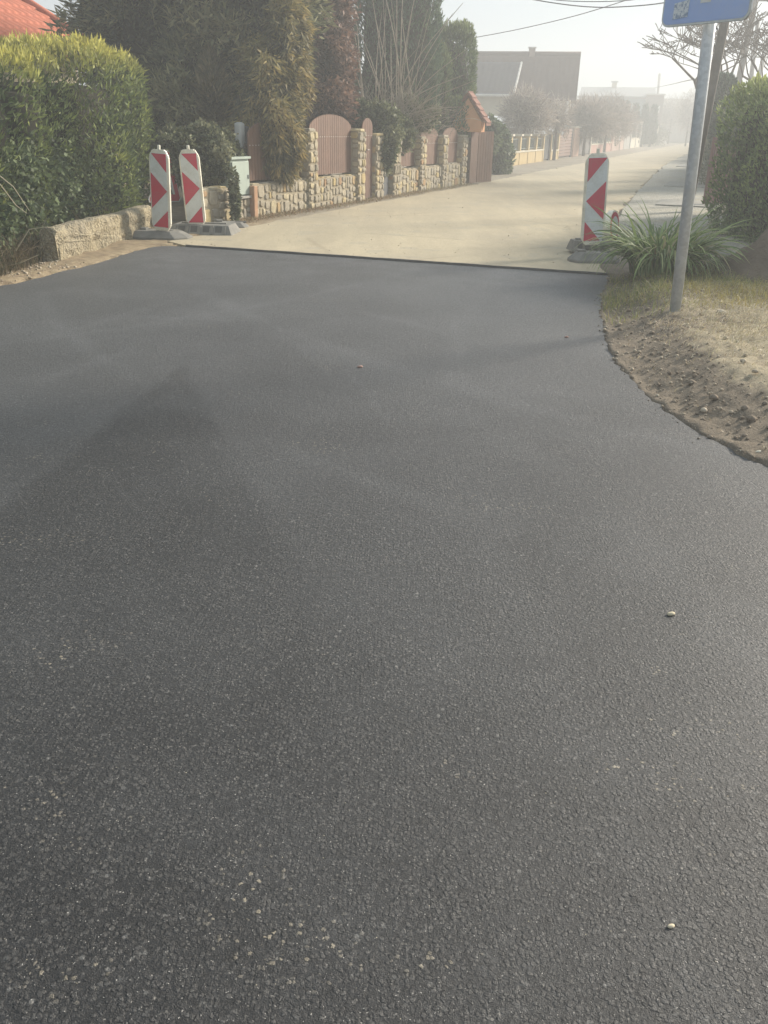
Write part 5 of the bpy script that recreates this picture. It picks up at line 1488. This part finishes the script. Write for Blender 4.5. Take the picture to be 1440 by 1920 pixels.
def blue_hall():
    Y = 112; A = at(1080, 245, Y); B = at(1226, 245, Y-2); O = Vector((A.x, A.y, 0)); d = B-A; d.z = 0; L = d.length; d.normalize(); n = Vector((d.y, -d.x, 0)); rz = math.atan2(d.y, d.x)
    t = empty('pale_blue_building', O, 'long pale blue two-storey building with flat-looking grey roof at the end of the street', 'building')
    zt = at(1150, 181, Y).z; zr = at(1150, 162, Y).z
    def bx(u0, u1, z0, z1, dep, off, nm, mt, par=None):
        c_ = d*((u0+u1)/2) - n*(dep/2) + n*off
        return MB().box((c_.x, c_.y, (z0+z1)/2), (u1-u0, dep, z1-z0), rz=rz).build(nm, mt, par or t)
    bx(0, L-.6, 0, zt, 9, 0, 'wall', M_BLUEW)
    M_G = simple('grey_roofing', (.30, .31, .31), (.24, .25, .25), 3, .7, .3)
    rf = MB(); a = n*.5+Vector((0, 0, zt)); b = d*(L-.3)+n*.5+Vector((0, 0, zt)); c_ = b-n*4.5; c_.z = zr+.05; e = a-n*4.5; e.z = zr+.05
    rf.face([a, b, c_, e]); f = c_-n*4.5; f.z = zt; g_ = e-n*4.5; g_.z = zt; rf.face([e, c_, f, g_]); rf.face([b, f, c_]); rf.build('roof', M_G, t)
    bx(-.2, L-.3, zt-.25, zt+.0, .25, .6, 'gutter', simple('dark_gutter', (.12, .13, .14), None, 3, .6))
    M_GL = simple('far_glass', (.10, .12, .13), None, 3, .2, .5)
    for zc in (2.0, ):
        for k in range(6):
            u = .9+k*(L-1.8)/6; w_ = bx(u, u+1.0, zc-.6, zc+.6, .12, .06, 'window', M_EAVE); bx(u+.1, u+.9, zc-.5, zc+.5, .06, .09, 'pane', M_GL, w_)
    u = (at(1152, 160, Y)-A).dot(d); ch = bx(u-.28, u+.28, zr-.5, zr+.7, .6, -3.6, 'chimney', M_CREAM)
    bx(u-.42, u+.42, zr+.55, zr+.68, .8, -3.5, 'cap', M_G, ch)
    p = at(1232, 245, Y-4); zb = at(1232, 178, Y-4).z
    o = empty('brown_block_house', (p.x, p.y, 0), 'square brown-grey house block next to the pale blue building', 'building')
    MB().box((0, 3, zb/2), (1.9, 6, zb), rz=rz).build('wall', simple('grey_brown_wall', (.27, .22, .19), None, 3, .9), o)
    MB().box((0, 3, zb+.06), (2.1, 6.2, .14), rz=rz).build('parapet', M_EAVE, o)
    MB().box((-.3, -.05, zb*.72), (.5, .08, .7), rz=rz).build('window', M_EAVE, o)
blue_hall()
def far_house():
    p = at(1265, 230, 135)
    t = empty('far_roofed_house', (p.x, p.y, 0), 'faint low house with snow-pale roof at the very end of the street', 'house')
    MB().box((0, 0, 2.2), (9, 6, 4.4)).build('wall', simple('dull_render', (.28, .25, .22), None, 3, .9), t)
    MB().prism([(-5, 4.4), (5, 4.4), (3.5, 5.6), (-3.5, 5.6)], -3.3, 3.3).build('roof', simple('pale_roof', (.52, .48, .42), None, 3, .8), t)
far_house()
# small tiled outbuilding roof seen between the reddish tree and the pollard
a = at(650, 172, 33); b = at(690, 178, 33); c_ = at(690, 215, 31); e = at(648, 215, 31)
t = empty('garden_hut', (a.x, a.y, 0), 'small hut with red-brown tiled roof glimpsed between the reddish tree and the bare pollard', 'hut')
O = Vector((a.x, a.y, 0)); tiled_slope('roof_tiles', t, a-O-Vector((.8, 0, 0)), b-O+Vector((.8, 0, 0)), c_-O+Vector((.8, 0, 0)), e-O-Vector((.8, 0, 0)), tile_mat('dull_red_tile', (.26, .15, .11), (.2, .12, .09)), .22, .2)
MB().box(((b-a).x/2, -.6, (c_.z-.1)/2), (1.9, 1.4, c_.z-.1)).build('wall', M_CREAM, t)

# ------------------------------------------------------------------ far fences on the left of the street
FP = g(962, 311); FD = (g(1250, 268)-FP); FD.z = 0; FD.normalize(); FN = Vector((FD.y, -FD.x, 0)); FRZ = math.atan2(FD.y, FD.x)
def fxp(px, py=300): p = line_at(px, py, FP, FD); return (p-FP).dot(FD)
def fpost(x): return FP + FD*x
M_YEL = simple('yellow_stone_block', (.50, .39, .20), (.42, .32, .17), 2.5, .85, .2, .4, 12)
M_CAP = simple('pale_cap_stone', (.58, .53, .42), None, 3, .85)
M_MESH = simple('green_grey_mesh', (.12, .14, .12), None, 3, .7)
M_PINKB = simple('pink_brick', (.42, .24, .19), (.36, .20, .16), 3, .85, .2, .3, 20)
M_GREYW = simple('grey_wall_render', (.33, .32, .29), (.27, .26, .24), 3, .9)
def post_fence(x0, x1, n, hw, hp, label, wallm, postm, pw=.24, rails=True, capm=None, rail_mat=None):
    t = empty('post_fence', fpost(x0), label, 'fence', None, FRZ); L = x1-x0
    MB().box((L/2, .12, hw/2-.05), (L, .2, hw+.1)).build('dwarf_wall', wallm, t)
    MB().box((L/2, .12, hw+.03), (L, .27, .06)).build('coping', capm or M_CAP, t)
    for k in range(n):
        x = L*k/(n-1); q = MB().box((x, .12, hp/2), (pw, pw, hp)).build('post', postm, t)
        MB().box((x, .12, hp+.04), (pw+.12, pw+.12, .08)).build('cap', capm or M_CAP, q)
    if rails:
        for k in range(n-1):
            xa, xb = L*k/(n-1)+pw/2, L*(k+1)/(n-1)-pw/2; m = MB()
            for zz in (hw+.14, hp-.12): m.box(((xa+xb)/2, .12, zz), (xb-xa, .03, .04))
            q = xa+.06
            while q < xb: m.box((q, .12, (hw+hp)/2), (.018, .018, hp-hw-.2)); q += .11
            m.build('railing', rail_mat or M_MESH, t)
    return t
def fence_piece(name, x0, x1, h, label, cat, mat, dep=.2, slats=0, cap=None, vertical=False, slat_mat=None):
    t = empty(name, fpost(x0), label, cat, None, FRZ); L = x1-x0
    if not slats: MB().box((L/2, dep/2, h/2-.05), (L, dep, h+.1)).build('wall', mat, t)
    else:
        for xx in (.05, L-.05): MB().box((xx, dep/2, h/2), (.1, .1, h)).build('gate_post', M_CABD, t)
        for k in range(slats):
            if vertical: MB().box((.1+(k+.5)*(L-.2)/slats, dep/2, h/2+.02), ((L-.2)/slats*.86, .03, h-.1)).build('slat', mat, t)
            else: MB().box((L/2, dep/2, .1+(k+.5)*(h-.1)/slats), (L-.15, .03, (h-.1)/slats*.86)).build('slat', mat, t)
    if cap: MB().box((L/2, dep/2, h+.03), (L+.1, dep+.12, .07)).build('cap', cap, t)
    return t
X = lambda px, py: fxp(px, py)
post_fence(X(957, 312), X(1018, 298), 5, .50, 1.15, 'low yellow block wall with capped posts and wire panels beyond the ivy pillar', M_YEL, M_YEL)
fence_piece('yard_gate', X(1019, 298)+.1, X(1031, 297), 1.2, 'dark narrow gate after the yellow wall with capped posts', 'gate', M_CABD, slats=6, vertical=True)
post_fence(X(1032, 297), X(1046, 295), 2, .42, 1.25, 'short yellow wall stub between two capped posts beside the dark gate', M_YEL, M_YEL)
fence_piece('slat_gate', X(1047, 295), X(1071, 294)+.2, 1.5, 'wide brown gate of horizontal boards in the middle of the far fence row', 'gate', simple('brown_slats', (.24, .15, .12), None, 3, .8), slats=9)
fence_piece('pink_pillar', X(1072, 295)+.3, X(1083, 293)+.2, 1.55, 'thick salmon-pink gate pillar between the brown boards and the dark gate', 'pillar', simple('salmon_render', (.52, .33, .24), None, 3, .9), dep=.5, cap=M_CAP)
fence_piece('grey_gate', X(1084, 292)+.4, X(1106, 288), 1.5, 'dark grey closed gate right of the salmon-pink pillar', 'gate', simple('grey_boards', (.15, .14, .14), None, 3, .7), slats=9, vertical=True)
post_fence(X(1107, 288), X(1130, 284), 3, .55, 1.7, 'pink brick fence with slim pale posts after the dark grey gate', M_PINKB, M_CAP, pw=.22)
post_fence(X(1133, 283), X(1146, 281), 2, .6, 1.75, 'brown fence stub with two posts before the plain pink wall', M_PINKB, M_PINKB, pw=.3)
fence_piece('pink_wall', X(1147, 281), X(1168, 278), 2.0, 'plain pinkish street wall section carrying a small white board', 'wall', simple('pinkish_render', (.46, .33, .27), None, 3, .9), cap=M_CAP)
fence_piece('grey_wall', X(1169, 278), X(1179, 277), 2.0, 'short dull grey wall section right of the pinkish wall', 'wall', M_GREYW, cap=M_CAP)
post_fence(X(1181, 277), X(1207, 273), 4, .8, 2.2, 'cream wall with four white posts and dark railings far up the street', M_CAP, M_EAVE, pw=.3)
fence_piece('tan_wall', X(1216, 272), X(1231, 270), 2.2, 'short tan wall block far up the street after the white posts', 'wall', simple('tan_render', (.48, .40, .29), None, 3, .9), dep=.4, cap=M_CAP)
post_fence(X(1233, 270), X(1250, 268), 4, .9, 2.2, 'farthest fence with pale posts at the end of the left side', M_GREYW, M_GREYW, pw=.35)
p = fpost(X(1156, 279)) + FN*.15; o = MB().box((0, 0, 1.2), (.5, .05, .9), rz=FRZ).build('notice_board', M_WHT); o.location = p; tag(o, 'small white board fixed on the plain pinkish wall', 'board')
p = fpost(X(1212, 272)) + FN*.8; t = empty('street_mailbox', p, 'pale letterbox on a post in front of the tan wall far up the street', 'letterbox', None, FRZ)
MB().box((0, 0, .6), (.15, .15, 1.3)).build('post', M_CAP, t); MB().box((0, 0, 1.6), (.8, .4, .7), bevel=.05).build('box_body', M_CAP, t)

# far vegetation
BARE = [(.10, .085, .075), (.15, .125, .11), (.20, .17, .145)]
def bush(px, py, Y, wpx, hpx, label, seed, n=3500, pal=BARE, name='bare_bush', cat='bush', L=.5, B=.035):
    b_ = pxb(px, py, Y, wpx, 1.4, hpx); base = (b_[0], b_[1], 0)
    t = empty(name, base, label, cat)
    m = MB(); m.tube([(0, 0, -.1), (0, 0, max(.4, b_[2]))], [.10, .05], 6); m.build('trunk', M_BARK, t)
    crown('crown', [(0, 0, b_[2], b_[3], b_[4], b_[5])], n, L, B, pal, seed, parent=t, up=.3, out=.4, rand=.9, depth=.45, clump=.25, cf=.5)
    return t
bush(985, 215, 44, 90, 70, 'greyish bare bush left of the pale shed roof', 201, 5000)
bush(1045, 225, 47, 50, 60, 'thin bare bush standing in front of the pale shed roof', 202, 1200)
bush(1100, 228, 56, 90, 66, 'dense bare brown bush above the brown board gate', 203, 6000)
bush(1140, 222, 66, 80, 66, 'bare brown bush left of the row of pointed cypresses', 204, 5000)
bush(1165, 232, 75, 60, 54, 'low bare bush below the pale blue building', 205, 3000)
bush(1105, 210, 90, 90, 44, 'far bare treetops in front of the pale blue wall', 206, 4000)
bush(1260, 215, 118, 70, 56, 'hazy brown bare trees closing the end of the street', 207, 5000)
bush(1294, 212, 100, 44, 70, 'hazy brown bare trees beside the sign pole at the end of the street', 208, 4000)
cy = [(1117, 212, 84, 'broad grey cypress left of the main pointed row'), (1134, 208, 84, 'pointed cypress beside the broad one, under the blue wall'), (1152, 200, 86, 'tallest pointed cypress below the chimney of the pale blue building'), (1159, 206, 87, 'pointed cypress just right of the tallest one'),
      (1171, 208, 88, 'forked pointed cypress mid-row before the blue wall'), (1188, 212, 90, 'slim dark pointed cypress with pale wall on both sides'), (1206, 212, 92, 'slim dark pointed cypress left of the brown block house'), (1222, 214, 94, 'wide dark cypress in front of the brown block house')]
for i, (px, py, Y, lab) in enumerate(cy):
    b_ = pxb(px, 240, Y, 13 + (i % 3)*2.5, .5, 2*(240-py)+22)
    t = empty('pointed_cypress', (b_[0], b_[1], 0), lab, 'tree', 'row of pointed cypresses before the pale blue building')
    H_ = 2*(240-py)/2/FPX*Y*1.0 + 1.6; H_ = at(px, py-12, Y).z
    rr_ = b_[3]; n = 1500; r = np.random.default_rng(300+i)
    u = r.uniform(0, 1, n)**1.2; a = r.uniform(0, 2*PI, n); rad = rr_*(1-u)**.55*np.where(u < .08, .8, 1)*r.uniform(.75, 1.08, n)
    P = np.stack([rad*np.cos(a), rad*np.sin(a), .2+u*(H_-.3)], 1)
    A_ = unit(np.stack([np.cos(a)*.3, np.sin(a)*.3, np.ones(n)], 1) + r.normal(size=(n, 3))*.25); W_ = unit(np.cross(A_, r.normal(size=(n, 3))))
    col = np.array([(.035, .055, .04), (.06, .085, .055)])[r.integers(0, 2, n)]
    leaf_quads('crown', P, A_, W_, r.uniform(.3, .6, n), r.uniform(.12, .25, n), col, M_LEAF, t)
    MB().tube([(0, 0, -.1), (0, 0, H_*.8)], [.12, .02], 6).build('trunk', M_BARK, t)
b_ = pxb(1196, 240, 93, 26, 1.0, 26); t = empty('round_bush', (b_[0], b_[1], 0), 'round clipped bush behind the far white posts', 'bush')
crown('crown', [(0, 0, b_[2], b_[3], 1.0, b_[5])], 1500, .25, .12, [(.08, .09, .06), (.12, .13, .08)], 330, parent=t)
# yard greenery behind the brown gates so no bare ground shows through
for i, (px, Y, lab) in enumerate([(1010, 60, 'low dark green shrub row behind the yellow wall'), (1080, 72, 'dull green shrub row behind the pink pillar'), (1200, 105, 'dark shrub mass behind the far white posts')]):
    v = at(px, 262, Y); t = empty('shrub_row', (v.x, v.y, 0), lab, 'shrub')
    crown('crown', [(0, 0, .9, 3.2, 1.2, 1.3)], 3500, .3, .10, [(.05, .055, .04), (.09, .09, .06)], 340+i, parent=t, rand=.8, depth=.3, clump=.2)

# ------------------------------------------------------------------ overhead wires
M_WIRE = simple('wire', (.10, .10, .11), None, 3, .6)
def wire(pts, Ys, r_, label):
    P = [at(px, py, Y) for (px, py), Y in zip(pts, Ys)]
    P = chaik3(P); o = MB().tube(P, r_, 5).build('overhead_wire', M_WIRE)
    tag(o, label, 'wire', 'overhead wires crossing the street')
wire([(930, -16), (1010, 2), (1110, 15), (1190, 12), (1260, 4), (1345, -20)], [24, 23, 22, 21, 20, 19], .011, 'lowest sagging overhead wire, touching the top of the blue sign')
wire([(955, -16), (1030, 0), (1110, 4), (1200, 0), (1290, -22)], [24, 23, 22, 21, 19], .009, 'middle sagging overhead wire just above the lowest one')
wire([(1000, -18), (1060, -3), (1130, -1), (1220, -8), (1290, -30)], [26, 25, 24, 22, 20], .009, 'highest sagging overhead wire at the top edge')
wire([(830, 82), (870, 74), (960, 58), (1060, 35), (1120, 18), (1200, -8)], [32, 31, 29, 27, 25, 23], .010, 'overhead wire climbing from the round cypress to the upper right')
wire([(640, 72), (680, 73), (760, 70), (880, 66)], [34, 34, 34, 34], .008, 'faint level overhead wire behind the thuja column')
wire([(1226, 165), (1260, 158), (1300, 148), (1340, 150)], [110, 80, 50, 20], .025, 'distant overhead wire between the far pole and the near pole')
